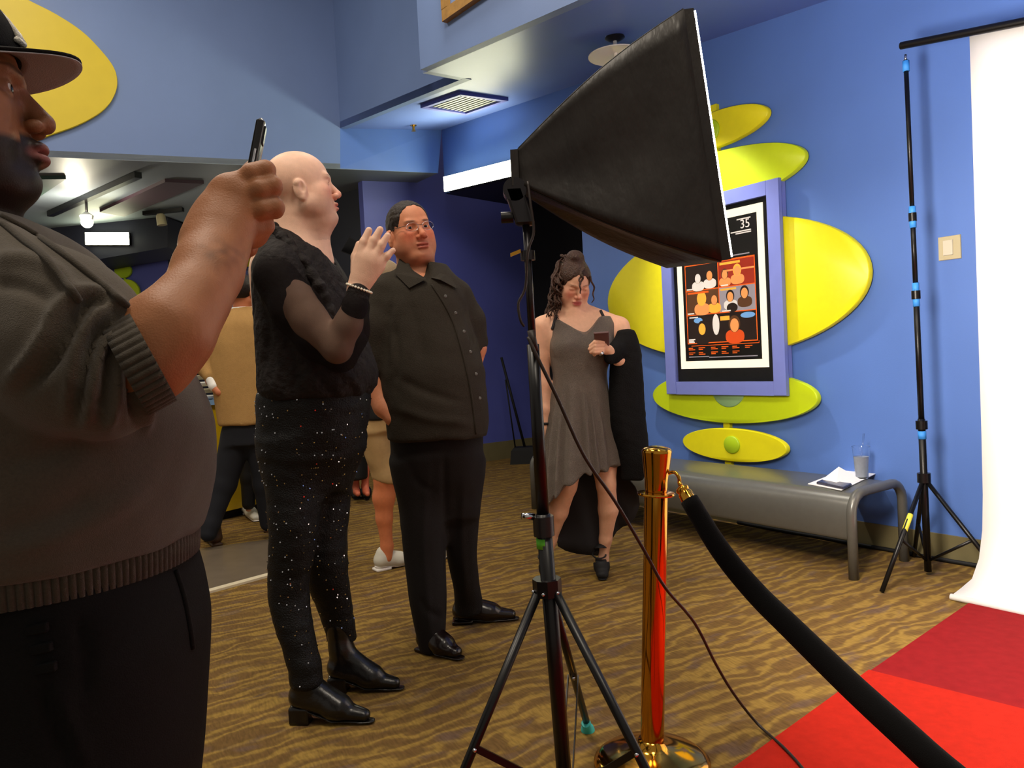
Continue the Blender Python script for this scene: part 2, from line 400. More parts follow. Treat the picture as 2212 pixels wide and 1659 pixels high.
# ================================================================== RIGHT WALL THINGS
def wquad(pts, off, th, m, name, parent=None, bev=0.0):
    return mk(name, *prism([Wp(*wc(px, py, off), off) for px, py in pts], wn * th, bev), m, parent)
s0 = -.80
orn = root('wall_ornament', Wp(s0, .4), 'tall ornament of yellow-green ovals fixed around the poster case on the blue wall', 'wall decoration')
def plate(name, pxL, pxR, pyT, pyB, m, off=.03, th=.035, p=2.0, parent=orn, sc=None):
    cpy = (pyT + pyB) / 2; sL, _ = wc(pxL, cpy, off + th); sR, _ = wc(pxR, cpy, off + th); cs = (sL + sR) / 2
    cxp = (pxL + pxR) / 2; zT = wc(cxp, pyT, off + th)[1]; zB = wc(cxp, pyB, off + th)[1]
    P = oval(Wp(cs, (zT + zB) / 2, off), wd, Z3, (sR - sL) / 2, (zT - zB) / 2, 72, p)
    return mk(name, *prism(P, wn * th, .006), m, parent, auto=50)
plate('oval_panel', 1428, 1660, 239, 320, 'yellow')
plate('oval_panel', 1360, 1741, 326, 446, 'lime')
plate('oval_panel', 1310, 1879, 466, 772, 'yellow', off=.02)
plate('oval_panel', 1409, 1766, 800, 915, 'lime')
plate('oval_panel', 1474, 1699, 926, 998, 'yellow')
stem = [Wp(s0 - .02, .30, .0), Wp(s0 + .03, .30, .0), Wp(s0 + .03, 2.68, 0), Wp(s0 - .02, 2.68, 0)]
mk('stem', *prism(stem, wn * .028), 'yellow', orn)
for (l, r, t, b_, o_) in ((1513, 1552, 258, 307, .065), (1562, 1596, 942, 980, .065)):
    plate('disc', l, r, t, b_, 'lime2', off=o_, th=.012)
MT['palegreen'] = mat('pale_green_disc', (150, 192, 138), .4)
plate('disc', 1536, 1608, 800, 880, 'palegreen', off=.062, th=.010)
# poster case
case = root('poster_case', Wp(-.8, .84, .07), 'periwinkle framed lit poster case on the yellow ovals of the blue wall', 'poster case')
OFF = .075
cs = [wc(1433, 447, OFF), wc(1684, 381, OFF), wc(1708, 852, OFF), wc(1447, 851, OFF)]
sl, sr, zt, zb = cs[3][0], cs[2][0] - .008, cs[1][1] - .01, cs[3][1]
def WR(s0_, s1_, z0_, z1_, off, th, m, name, parent, bev=0.):
    return mk(name, *prism([Wp(s0_, z0_, off), Wp(s1_, z0_, off), Wp(s1_, z1_, off), Wp(s0_, z1_, off)], wn * th, bev), m, parent)
fw = .085
WR(sl, sl + fw, zb, zt, OFF, .03, 'peri', 'frame', case, .004); WR(sr - fw, sr, zb, zt, OFF, .03, 'peri', 'frame', case, .004)
WR(sl + fw, sr - fw, zb, zb + fw, OFF, .03, 'peri', 'frame', case, .004); WR(sl + fw, sr - fw, zt - fw, zt, OFF, .03, 'peri', 'frame', case, .004)
WR(sl + .012, sr - .012, zb + .012, zt - .012, OFF - .055, .050, 'peri', 'backing', case)
WR(sl + .05, sr - .05, zb + .05, zt - .05, OFF - .004, .003, 'black', 'backing_sheet', case)
ia, ib, ja, jb = sl + fw, sr - fw, zb + fw, zt - fw          # opening
MT['pw'] = mat('poster_white', (240, 236, 214), .5, emit=.8, ecol=(255, 246, 220))
def pmat(n, c, e=.6): MT[n] = mat('poster_' + n, c, .45, emit=e); return n
poster = root('poster', Wp((ia + ib) / 2, ja, OFF + .01), 'black film festival poster with orange photo grid and white border', 'poster')
pa, pb, pc, pe = ia + .035, ib - .045, ja + .085, jb - .03
WR(pa, pb, pc, pe, OFF + .002, .004, 'pw', 'white_border', poster)
pa += .045; pb -= .045; pc += .05; pe -= .05
pmat('pblack', (16, 14, 14), .02)
WR(pa, pb, pc, pe, OFF + .006, .001, 'pblack', 'sheet', poster)
pw_, ph_ = pb - pa, pe - pc
_lay = [0]
def PR(x0, x1, y0, y1, m, name='print', lay=None, par=poster):   # fractions of the sheet, y from the top
    _lay[0] += 1; off = OFF + .0072 + (lay if lay is not None else .0004)
    return WR(pa + pw_ * x0, pa + pw_ * x1, pe - ph_ * y1, pe - ph_ * y0, off, .0002, m, name, par)
def PE(x, y, rx, ry, m, lay, par, name='print', p=2.0):
    c = Wp(pa + pw_ * x, pe - ph_ * y, OFF + .0072 + lay)
    return mk(name, *prism(oval(c, wd, Z3, rx * pw_, ry * pw_, 24, p), wn * .0002), m, par)
for n_, c_ in dict(porange=(236, 96, 18), pdark=(34, 22, 18), pred=(150, 40, 20), pskin=(232, 150, 84), pgold=(246, 176, 60), pgrey=(150, 142, 148), ppale=(236, 226, 214), pblue=(110, 160, 210), pbrown=(88, 54, 28), pjack=(210, 74, 22)).items(): pmat(n_, c_)
fr_ = [(.04, .96, .285, .295), (.04, .96, .475, .482), (.04, .96, .655, .662), (.04, .96, .865, .872), (.04, .05, .285, .872), (.95, .96, .285, .872), (.49, .5, .285, .66), (.09, .975, .885, .889), (.97, .975, .872, .889)]
for a in fr_: PR(*a, 'porange', 'orange_rule', .0006)
def figure(x, y, s, skin, hair, top, par):
    PE(x, y - .016 * s, .058 * s, .070 * s, hair, .0010, par); PE(x, y - .008 * s, .043 * s, .056 * s, skin, .0013, par)
    PE(x, y + .055 * s, .095 * s, .058 * s, top, .0008, par, p=2.6)
c1 = PR(.05, .49, .295, .475, 'pdark', 'photo', .0003); figure(.22, .40, .9, 'ppale', 'pdark', 'ppale', c1); figure(.38, .39, .9, 'pskin', 'pdark', 'ppale', c1)
c2 = PR(.5, .95, .295, .475, 'pred', 'photo', .0003); figure(.58, .40, .8, 'pskin', 'pbrown', 'pskin', c2); figure(.74, .385, .9, 'pskin', 'pgold', 'pskin', c2)
PR(.52, .78, .305, .322, 'pgold', 'caption', .0016); PR(.56, .95, .36, .372, 'pskin', 'print', .0011, c2)
c3 = PR(.05, .49, .482, .655, 'pbrown', 'photo', .0003); figure(.26, .56, 1.1, 'pgold', 'pgold', 'pskin', c3); figure(.43, .57, .9, 'pskin', 'pbrown', 'pgold', c3); PR(.07, .36, .49, .503, 'porange', 'caption', .0016)
c4 = PR(.5, .95, .482, .655, 'pgrey', 'photo', .0003); figure(.64, .56, .9, 'pskin', 'pdark', 'ppale', c4); figure(.82, .545, .95, 'pskin', 'pdark', 'pbrown', c4); PE(.66, .63, .07, .05, 'pdark', .0014, c4); PR(.52, .72, .49, .503, 'pgold', 'caption', .0016)
c5 = PR(.05, .95, .662, .865, 'pdark', 'photo', .0003); figure(.25, .775, 1.1, 'pgold', 'pdark', 'pdark', c5); figure(.68, .765, 1.25, 'pskin', 'pbrown', 'pjack', c5)
PE(.2, .70, .06, .03, 'pblue', .0009, c5); PE(.85, .69, .09, .03, 'pblue', .0009, c5); PE(.44, .74, .045, .11, 'ppale', .0009, c5); PR(.5, .62, .685, .715, 'pgold', 'print', .0009, c5)
for (x0, x1, y) in ((.06, .16, .462), (.53, .62, .462), (.06, .15, .642), (.53, .64, .645), (.06, .15, .835), (.06, .13, .845), (.06, .14, .855), (.08, .2, .672)): PR(x0, x1, y, y + .009, 'ppale', 'small_print', .0018)
for i, x in enumerate((.05, .19, .36, .5, .64, .8)):
    for j, y in enumerate((.90, .935)):
        if i == 5 and j: continue
        for q_ in range(2): PR(x, x + .06 + .03 * ((i + j + q_) % 2), y + q_ * .012, y + q_ * .012 + .006, 'porange', 'small_print', .0006)
PR(.05, .33, .965, .972, 'pgrey', 'small_print', .0006); PR(.33, .95, .972, .979, 'pgrey', 'small_print', .0006)
PE(.36, .10, .11, .10, 'porange', .0006, poster, p=3); PE(.40, .11, .09, .12, 'pgold', .0008, poster)
for (x0, x1, y, h) in ((.3, .52, .025, .006), (.34, .62, .195, .018), (.52, .62, .225, .012), (.36, .60, .245, .010), (.5, .9, .262, .008), (.76, .93, .022, .008), (.68, .93, .105, .008), (.74, .93, .118, .008)): PR(x0, x1, y, y + h, 'ppale' if y < .25 else 'pgrey', 'small_print', .0006)
def text3(txt, size, pos, ux, uy, m, name, parent, th=.0008):
    cu = bpy.data.curves.new('txt', 'FONT'); cu.body = txt; cu.size = size; cu.align_x = 'CENTER'; cu.align_y = 'CENTER'; cu.extrude = th
    t = bpy.data.objects.new('txt', cu); COL.objects.link(t); bpy.context.view_layer.update()
    me = bpy.data.meshes.new_from_object(t.evaluated_get(bpy.context.evaluated_depsgraph_get()))
    bpy.data.objects.remove(t, do_unlink=True); bpy.data.curves.remove(cu)
    V = np.array([v.co[:] for v in me.vertices]); uz = np.cross(ux, uy)
    V = np.asarray(pos) + V[:, :1] * ux + V[:, 1:2] * uy + V[:, 2:3] * uz
    Fc = [tuple(p.vertices) for p in me.polygons]; bpy.data.meshes.remove(me)
    return mk(name, V, Fc, m, parent)
text3('35', .075, Wp(pa + pw_ * .86, pe - ph_ * .065, OFF + .0085), wd, Z3, 'ppale', 'lettering', poster)
# glossy cover pane
MT['pane'] = mat('case_glazing', (255, 255, 255), .03, trans=1, ior=1.05, spec=.6)
WR(ia - .005, ib + .005, ja - .005, jb + .005, OFF + .016, .003, 'pane', 'pane', case)
# light switch
lsw = root('light_switch', Wp(wc(2050, 535)[0], wc(2050, 560)[1]), 'cream rocker light switch on the blue wall beside the backdrop stand', 'light switch')
a, b_ = wc(2029, 564), wc(2076, 506)
WR(a[0], b_[0], a[1], b_[1], 0, .008, 'cream', 'plate', lsw, .003)
WR(a[0] + .025, b_[0] - .035, a[1] + .022, b_[1] - .02, .008, .006, 'switchwhite', 'rocker', lsw, .003)
# lit sign over the theatre doorway
sg = root('lit_sign', Wp(wc(1046, 375, .12)[0], HB[1]), 'long glowing sign box over the dark theatre doorway', 'sign')
sa, sb = wc(958, 398, .14), wc(1136, 354, .14)
zA, zB = wc(958, 382, .14)[1], wc(958, 414, .14)[1]; zC, zD = wc(1136, 337, .14)[1], wc(1136, 372, .14)[1]
P4 = [Wp(sa[0], zB, .02), Wp(sb[0], zD, .02), Wp(sb[0], zC, .02), Wp(sa[0], zA, .02)]
sgl = area('added_sign_uplight', tuple((P4[2] + P4[3]) / 2 + wn * .13 + Z3 * .02), tuple((P4[2] + P4[3]) / 2 + wn * .75 + Z3 * 1.0), .8, 8, (1, .93, .6), .08, 130)  # unseen uplight added above the closed sign box to warm the ceiling
mk('housing', *prism(P4, wn * .10), 'black', sg); mk('light_face', *prism([p + wn * .10 for p in P4], wn * .02, .006), 'signglow', sg)

# ================================================================== CEILING THINGS
cnd = -cn if cn[2] > 0 else cn
v4 = [cl(908, 226), cl(994, 196), cl(1098, 210), cl(1006, 242)]
vent = root('ceiling_vent', sum(v4) / 4, 'square air vent with blue rim in the low ceiling', 'vent')
cen = sum(v4) / 4
for i in range(4):
    a, b_ = v4[i], v4[(i + 1) % 4]
    mk('rim', *prism([a, b_, b_ + (cen - b_) * .16, a + (cen - a) * .16], Z3 * -.03, .004), 'deepblue', vent)
inn = [p + (cen - p) * .16 for p in v4]
mk('core', *prism(inn, Z3 * -.004), 'darkmetal', vent)
for k in range(9):
    t0, t1 = (k + .2) / 9, (k + .75) / 9
    L0, L1 = inn[0] + (inn[3] - inn[0]) * t0, inn[1] + (inn[2] - inn[1]) * t0
    M0, M1 = inn[0] + (inn[3] - inn[0]) * t1, inn[1] + (inn[2] - inn[1]) * t1
    mk('slat', *prism([L0, L1, M1 + Z3 * .0, M0 + Z3 * .0], Z3 * -.016), 'grille', vent)
lp = cl(1328, 78)
lamp = root('ceiling_lamp', lp, 'white spotlight on a round disc hanging from the low ceiling behind the softbox', 'ceiling lamp')
mk('canopy', *lathe([(.055, 0), (.06, -.012), (.03, -.03)], lp), 'darkmetal', lamp, auto=40)
mk('rod', *tube([lp, lp + Z3 * -.12], .012), 'white', lamp, smooth=True)
mk('disc_shade', *lathe([(.02, -.095), (.13, -.10), (.165, -.112), (.165, -.118), (.12, -.108), (.02, -.103)], lp, seg=36), 'white', lamp, auto=50)
t_ = lp + Z3 * -.12; hd = np.array([.35, -.25, -1.]); hd /= np.linalg.norm(hd)
hd = Wp(-.75, 1.45) - t_; hd /= np.linalg.norm(hd)
mk('spot_head', *lathe([(.02, 0), (.028, .01), (.034, .10), (.03, .11)], t_, hd), 'white', lamp, auto=40)
spot('ceiling_lamp_beam', tuple(t_ + hd * .125), tuple(Wp(-.7, 1.35)), 130, 70, .8, (1, .93, .82), .035)
sp = cl(893, 270)
spk = root('sprinkler', sp, 'small brass fire sprinkler head on the low ceiling', 'sprinkler')
mk('stem', *lathe([(.03, 0), (.03, -.008), (.012, -.012), (.012, -.05)], sp), 'gold', spk, auto=40); mk('deflector', *lathe([(.022, -.055), (.022, -.058)], sp), 'gold', spk)
# picture on upper bulkhead
nN = np.cross(dirN, Z3); nN /= np.linalg.norm(nN)
if np.dot(nN, _C - e3) < 0: nN = -nN
def Np(px, py, off=.0): return onp(px, py, e3 + nN * off, nN)
pic = root('picture_frame', Np(1000, 40, .06), 'wooden picture frame high on the pale blue bulkhead, cut off by the view', 'picture')
pa_, pb_ = Np(957, 48, .09), Np(1052, 12, .09)
ud = (pb_ - pa_) * [1, 1, 0]; ud /= np.linalg.norm(ud); base = pa_
def PQ(x0, x1, z0, z1, o, th_, m, n_): return mk(n_, *prism([base + ud * x0 + Z3 * z0 + nN * (o - .03), base + ud * x1 + Z3 * z0 + nN * (o - .03), base + ud * x1 + Z3 * z1 + nN * (o - .03), base + ud * x0 + Z3 * z1 + nN * (o - .03)], nN * th_, .004), m, pic)
PQ(0, .75, 0, .07, 0, .04, 'wood', 'frame_rail'); PQ(0, .07, .07, 1.0, 0, .04, 'wood', 'frame_rail'); PQ(.68, .75, .07, 1.0, 0, .04, 'wood', 'frame_rail'); PQ(.07, .68, .93, 1.0, 0, .04, 'wood', 'frame_rail')
PQ(.06, .69, .06, .94, 0, .015, 'greyblue', 'picture')
# big yellow shape on the left fascia
edge = [(-300, -40), (-120, -60), (-20, -48), (52, -2), (118, 32), (176, 70), (218, 112), (243, 145), (252, 172), (250, 198), (236, 226), (210, 250), (165, 274), (112, 293), (40, 318), (-60, 330), (-190, 322), (-300, 290), (-350, 200), (-350, 60)]
P = [Lf(x, y, .002) for x, y in edge]; P = spline(P + [P[0]], 5)[:-1]
tag(mk('yellow_wall_oval', *prism(P, wd * .03, .004), 'yellowdull', auto=40), 'huge yellow rounded panel on the grey-blue fascia behind the cap', 'wall decoration')

# ---- counter room ceiling and lights
zc = lambda px, py: onp(px, py, l0, np.cross(l2 - l0, far) / np.linalg.norm(np.cross(l2 - l0, far)))
MT['maroon'] = mat('maroon_panel', (64, 42, 54), .6); MT['dkgreen'] = mat('dark_green_panel', (60, 84, 78), .6)
for pts, m, lab in (([(215, 452), (356, 386), (440, 390), (268, 462)], 'maroon', 'dark maroon rectangular panel on the counter ceiling'), ([(20, 380), (142, 379), (76, 424), (-10, 428)], 'dkgreen', 'dark green panel on the counter ceiling beside the chin')):
    P = [zc(*p) for p in pts]
    tag(mk('ceiling_panel', *prism(P, Z3 * -.03), m), lab, 'ceiling panel')
t0, t1 = zc(108, 456), zc(298, 370)
tr = root('track_light', (t0 + t1) / 2, 'black ceiling track with one glowing spotlight over the snack counter', 'track light')
mk('track', *boxv((t0 + t1) / 2 + Z3 * -.03, (t1 - t0) / 2, np.cross((t1 - t0) / np.linalg.norm(t1 - t0), Z3) * .03, Z3 * .025), 'blackmetal', tr)
lpx = zc(186, 424); lpos = atY(188, 480, lpx[1])
mk('stem', *tube([lpx, lpos + Z3 * .06], .012), 'darkmetal', tr, smooth=True)
mk('lamp_bulb', *sphere(lpos, .052), 'bulb', tr, smooth=True)
pl_ = bpy.data.lights.new('track_lamp', 'POINT'); pl_.energy = 22; pl_.color = (1, .9, .7); pl_.shadow_soft_size = .05; po_ = bpy.data.objects.new('track_lamp', pl_); COL.objects.link(po_); po_.location = tuple(lpos + np.array([0, -.12, -.02]))
mk('lamp_housing', *lathe([(.05, .02), (.06, .06), (.02, .09)], lpos), 'white', tr, auto=40)
h0, h1 = zc(310, 455), zc(395, 446)
tr2 = root('track_light', (h0 + h1) / 2, 'short ceiling track with an unlit spotlight near the raised forearm', 'track light')
mk('track', *boxv((h0 + h1) / 2 + Z3 * -.03, (h1 - h0) / 2, np.array([0, .03, 0]), Z3 * .02), 'blackmetal', tr2)
hx = atY(343, 446, h0[1]); hb = atY(349, 478, h0[1])
mk('stem', *tube([hx, hx + (hb - hx) * .5], .01), 'darkmetal', tr2, smooth=True); mk('spot_head', *lathe([(.03, 0), (.045, .02), (.05, .12)], hx + (hb - hx) * .5, hb - hx), 'cream', tr2, auto=40)
sg2 = root('lit_sign', atY(237, 518, 8.55), 'small glowing sign on the dark bulkhead over the snack counter', 'sign')
P = [atY(191, 530, 8.58), atY(284, 530, 8.58), atY(283, 504, 8.58), atY(190, 504, 8.58)]
mk('housing', *prism(P, (0, -.05, 0)), 'black', sg2); mk('light_face', *prism([p + np.array([0, -.05, 0]) for p in P], (0, -.02, 0), .01), 'signglow', sg2)
# far ornament
fo = root('wall_ornament', atY(280, 660, 9.3), 'small yellow-green ornament on the far blue wall, seen above the forearm', 'wall decoration')
def Yo(px, py, rx, ry, Y, m, par, name, th_=.04):
    c = atY(px, py, Y); s_ = Y / F
    return mk(name, *prism(oval(c, np.array([1., 0, 0]), Z3, rx * s_, ry * s_, 40), (0, -th_, 0), .006), m, par, auto=40)
Yo(268, 585, 18, 16, 9.38, 'lime2', fo, 'oval_panel'); Yo(277, 632, 27, 28, 9.38, 'lime', fo, 'oval_panel')
mk('stem', *boxv(atY(270, 604, 9.38), (.012, 0, 0), (0, .01, 0), (0, 0, .05)), 'lime2', fo)
cc = atY(270, 665, 9.3); mk('poster_face', *rbox(cc, (.12, 0, 0), (0, .012, 0), (0, 0, .14), .008), 'greyblue', fo)
# glowing poster case behind the man in the tan jacket
gw = (wb1 - wb0) / np.linalg.norm(wb1 - wb0); gn = np.array([gw[1], -gw[0], 0]); gn = gn if gn[1] < 0 else -gn
gP = onp(512, 655, wb0 + gn * .04, gn)
gl = root('poster_case', gP - Z3 * .4, 'glowing white poster case behind the man in the tan jacket', 'poster case')
c = gP
mk('light_face', *rbox(c, gw * .33, gn * .02, Z3 * .37, .01), 'glowpanel', gl)
for sx in (-1, 1): mk('frame', *rbox(c + gw * sx * .35, gw * .025, gn * .04, Z3 * .42, .006), 'peri', gl)
for sz in (-1, 1): mk('frame', *rbox(c + Z3 * sz * .395, gw * .375, gn * .04, Z3 * .025, .006), 'peri', gl)
cy_ = onp(540, 580, wb0, gn); mk('oval_panel', *prism(oval(cy_, gw, Z3, .26, .22, 40), gn * .04, .006), 'yellow', gl, auto=40)

# ---- snack counter
c0, c1_ = fl(330, 1163), fl(620, 1092)
cd = (c1_ - c0); cd /= np.linalg.norm(cd); cnb = np.array([-cd[1], cd[0], 0])
ctr = root('snack_counter', (c0 + c1_) / 2, 'yellow fronted snack counter with pale blue top behind the man in the tan jacket', 'counter')
mk('front_panel', *prism([c0 + Z3 * .07, c1_ + Z3 * .07, c1_ + Z3 * .9, c0 + Z3 * .9], cnb * .6), 'counter', ctr)
mk('toe_kick', *prism([c0 + cnb * .05, c1_ + cnb * .05, c1_ + cnb * .05 + Z3 * .07, c0 + cnb * .05 + Z3 * .07], cnb * .5), 'black', ctr)
mk('worktop', *prism([c0 - cnb * .03 + Z3 * .9, c1_ - cnb * .03 + Z3 * .9, c1_ - cnb * .03 + Z3 * .94, c0 - cnb * .03 + Z3 * .94], cnb * .66), 'ctop', ctr)
for i in range(4):
    c = atY(428, 866 - i * 14, 5.75); c[2] = .94 + i * .052
    c += np.array([.02 * math.sin(i * 2.), .12, 0])
    V, Fc = lathe([(.05, 0), (.085, .02), (.09, .03), (.085, .034), (.05, .022)], c)
    tag(mk('paper_bowl', V, Fc, 'cream' if i % 2 else 'white', auto=50), ('bottom', 'second lowest', 'third', 'topmost')[i] + ' pale bowl of the stack on the snack counter', 'bowl', 'stack of bowls on the snack counter')

# ================================================================== BENCH AND WHAT LIES ON IT
BN, BF = .40, -2.15          # near end and far end along the wall
bench = root('bench', Wp(-.8, 0, .35), 'grey metal bench with tube legs along the blue wall under the poster', 'bench')
def bprof():
    pts = [(.13, .40), (.15, .405)]
    pts += [(.50, .405)]
    for k in range(1, 9):
        t = math.radians(90 - k * 90 / 8); pts.append((.50 + .10 * math.cos(t), .305 + .10 * math.sin(t)))
    pts += [(.605, .20), (.595, .185)]
    return pts
pr = bprof(); inner = [(o_ - .008 if i > 2 else o_, z_ - .008 if i <= 6 else z_) for i, (o_, z_) in enumerate(pr)]
V, Fc = [], []; n = len(pr)
for s in (BF + .02, BN - .02):
    V += [Wp(s, z_, o_) for o_, z_ in pr] + [Wp(s, z_, o_) for o_, z_ in inner]
for i in range(n - 1):
    Fc += [(i, i + 1, 2 * n + i + 1, 2 * n + i), (n + i, 3 * n + i, 3 * n + i + 1, n + i + 1), (i, n + i, n + i + 1, i + 1), (2 * n + i, 2 * n + i + 1, 3 * n + i + 1, 3 * n + i)]
Fc += [(n - 1, 2 * n - 1, 4 * n - 1, 3 * n - 1), (0, 2 * n, 3 * n, n)]
mk('seat', V, Fc, 'benchmetal', bench, auto=40)
for s in (BF, BN):
    P = [Wp(s, 0, .60), Wp(s, .30, .60)] + [Wp(s, .31 + .10 * math.sin(math.radians(a)), .50 + .10 * math.cos(math.radians(a))) for a in range(0, 91, 15)]
    P += [Wp(s, .41 + .10 * math.sin(math.radians(a)) - .10, .24 + .10 * math.cos(math.radians(a))) for a in range(90, 181, 15)] + [Wp(s, 0, .14)]
    mk('end_frame', *tube(P, .024, 14), 'benchmetal', bench, smooth=True)
# napkins, packet, cup
zt_ = .407
def bq(pts, z0=zt_): return [fl(x, y, z0) for x, y in pts]
nap = bq([(1745, 1046), (1838, 1010), (1912, 1014), (1818, 1060)])
tag(mk('napkin', *prism(nap, Z3 * .003), 'paper'), 'flat white napkin spread on the bench', 'napkin')
n2 = bq([(1768, 1042), (1824, 1036), (1862, 1037), (1806, 1050)], zt_ + .004)
V = [n2[0], n2[3], n2[2], n2[1], atY(1812, 1008, n2[1][1] + .0)]
V = [tuple(v) for v in V]
tag(mk('napkin', V, [(0, 1, 4), (1, 2, 4), (2, 3, 4), (3, 0, 4), (3, 2, 1, 0)], 'paper'), 'crumpled white napkin standing in a peak on the bench', 'napkin')
pk = bq([(1764, 1045), (1776, 1040), (1840, 1049), (1822, 1057)], zt_ + .005)
MT['packet'] = mat('dark_foil_packet', (70, 70, 88), .25, metal=.4, var=.4, vscale=60)
tag(mk('snack_packet', *prism(pk, Z3 * .012, .004), 'packet'), 'small dark foil packet lying on the napkin', 'packet')
cb = fl(1862, 1032, zt_ + .003)
cup = root('plastic_cup', cb, 'clear plastic cup of cloudy drink with a straw on the bench', 'cup')
mk('cup_wall', *lathe([(.032, 0), (.044, .165), (.046, .167), (.0445, .169), (.0425, .165), (.031, .004)], cb, seg=32), 'glass', cup, auto=60)
mk('drink', *lathe([(.030, .005), (.0385, .115), (.0, .116)], cb, seg=32), 'drink', cup, auto=60)
mk('straw', *tube([cb + np.array([-.01, 0, .03]), cb + np.array([.018, -.0, .235])], .004, 8), 'glass', cup, smooth=True)
# cable along the baseboard
P = [Wp(wc(px, 1126)[0], .012, o_) for px, o_ in ((1600, .03), (1700, .04), (1780, .03), (1850, .045), (1930, .035), (2030, .04), (2140, .03))]
tag(mk('floor_cable', *tube(spline(P, 6), .011, 8), 'black', smooth=True), 'black cable lying along the foot of the blue wall', 'cable')

# ================================================================== BACKDROP STAND, BACKDROP
bs = fl(2005, 1243); OB = (bs - WP) @ wn; SB = (bs - WP) @ wd
bst = root('backdrop_stand', bs, 'black backdrop stand with blue tape bands beside the white backdrop', 'stand')
topz = atY(1956, 118, bs[1])[2]; top = np.array([atY(1956, 118, bs[1])[0], bs[1], topz]); bot = bs + Z3 * .02
def lerp(t): return bot + (top - bot) * t
def tz(py):   # fraction of the pole at an image row
    lo, hi = 0., 1.
    for _ in range(30):
        m_ = (lo + hi) / 2; v = lerp(m_) - _C; y_ = CY - F * (v @ _u) / (v @ _f)
        if y_ > py: lo = m_
        else: hi = m_
    return lo
secs = ((1245, 905, .0165), (905, 615, .0135), (615, 460, .0115), (460, 130, .0105))
for y0, y1, r_ in secs: mk('pole_section', *tube([lerp(tz(y0)), lerp(tz(y1))], r_, 14), 'blackmetal', bst, smooth=True)
mk('spigot', *tube([lerp(tz(132)), lerp(1.0)], .006, 10), 'chrome', bst, smooth=True)
for y0, y1 in ((948, 931), (662, 640), (634, 611), (492, 471), (466, 446), (154, 132)):
    mk('tape_band', *tube([lerp(tz(y0)), lerp(tz(y1))], .0185 if y0 > 700 else .0155, 14), 'bluetape', bst, smooth=True)
for y0, r_ in ((918, .026), (637, .02), (469, .018)): mk('clamp_collar', *tube([lerp(tz(y0 + 9)), lerp(tz(y0 - 9))], r_, 14), 'blackmetal', bst, auto=40)
hub = lerp(tz(1032)); mk('leg_hub', *tube([lerp(tz(1042)), lerp(tz(1022))], .03, 14), 'blackmetal', bst, auto=40)
ftL = fl(1905, 1282); ftB = Wp(SB - .20, 0, .05); ftR = Wp(SB + .40, 0, .36)
for k, ft in enumerate((ftL, ftR, ftB)):
    lg = mk('leg', *tube([hub + (ft - hub) * .02, ft + Z3 * .008], .0105, 10), 'blackmetal', bst, smooth=True)
    mid = hub + (ft - hub) * .55
    mk('brace', *tube([mid, lerp(.02)], .007, 8), 'blackmetal', bst, smooth=True)
    if k == 0:
        a = hub + (ft - hub) * .33; mk('warning_label', *tube([a, hub + (ft - hub) * .47], .0125, 10), 'yellowtape', lg, smooth=True)
# crossbar
xb0 = top + Z3 * .005; xd = wd.copy()
cbz = .0
c_end = onp(2110, 66, top, wn)
xdir = (c_end - onp(1948, 98, top, wn)); xdir /= np.linalg.norm(xdir)
st0 = onp(1946, 99, top, wn); crs = mk('crossbar', *tube([st0, st0 + xdir * 2.6], .017, 14), 'blackmetal', auto=40)
tag(crs, 'black crossbar holding up the white backdrop', 'crossbar')
# backdrop: hangs from the bar, sweeps forward on the floor
sE = (onp(2105, 600, top, wn) - WP) @ wd
fold = fl(2100, 1306); oF = (fold - WP) @ wn
rows_ = []
for off, z in [(OB, 2.62), (OB, 2.2), (OB, 1.4), (OB, .7), (OB + .005, .42), (OB + .02, .26), (OB + .06, .14), (OB + .13, .065), (OB + .20, .035), (oF - .02, .026), (oF, .022)]:
    rows_.append((off, z))
V, Fc = [], []; nS = 14
def bdz(s, z): return z + ((xdir[2] / (xdir @ wd)) * (s - sE) if z > 2.4 else 0)
topE = onp(2103, 72, top, wn)[2]
for off, z in rows_:
    for k in range(nS):
        s = sE + (2.1) * k / (nS - 1); zz = z if z < 2.5 else topE - .0 + (xdir[2] / (xdir @ wd)) * (s - sE)
        lean = .0
        V.append(Wp(s + lean - (.015 if off > OB + .15 else 0), zz, off))
nr = len(rows_)
for i in range(nr - 1):
    for k in range(nS - 1): Fc.append((i * nS + k, (i + 1) * nS + k, (i + 1) * nS + k + 1, i * nS + k + 1))
bd = mk('backdrop', V, Fc, 'paper', smooth=True); tag(bd, 'plain white paper backdrop hanging at the right edge of the view', 'backdrop')
so = bd.modifiers.new('thickness', 'SOLIDIFY'); so.thickness = .002
# rolled front edge of the backdrop
P = [Wp(sE - .02, .014, oF + .0), Wp(sE + 2.1, .014, oF + .0)]
mk('rolled_edge', *tube(P, .014, 12), 'paper', bd, smooth=True)

# red carpets
ra = [fl(1886, 1459), fl(2096, 1304)]; ra2 = ra[1] + (ra[1] - ra[0]) * .06
rx = fl(2300, 1330) - fl(2096, 1304); rx /= np.linalg.norm(rx)
near = fl(1540, 1700); mid_ = fl(1876, 1455)
ln = (mid_ - near)
P = [mid_ - ln * .12, ra[1], ra[1] + wd * 2.2, mid_ + wd * 2.6 - ln * .1]
tag(mk('red_carpet', *prism(P, Z3 * .008), 'redB'), 'deep red carpet strip running up to the white backdrop', 'carpet')
e_r = fl(2212, 1541) - mid_; e_r /= np.linalg.norm(e_r)
P = [near - ln * 1.2, mid_, mid_ + e_r * 2.2, near - ln * 1.2 + e_r * 2.2]
tag(mk('red_carpet', *prism(P, Z3 * .015, .003), 'redA'), 'bright red carpet nearest the camera, overlapping the deeper red one', 'carpet')

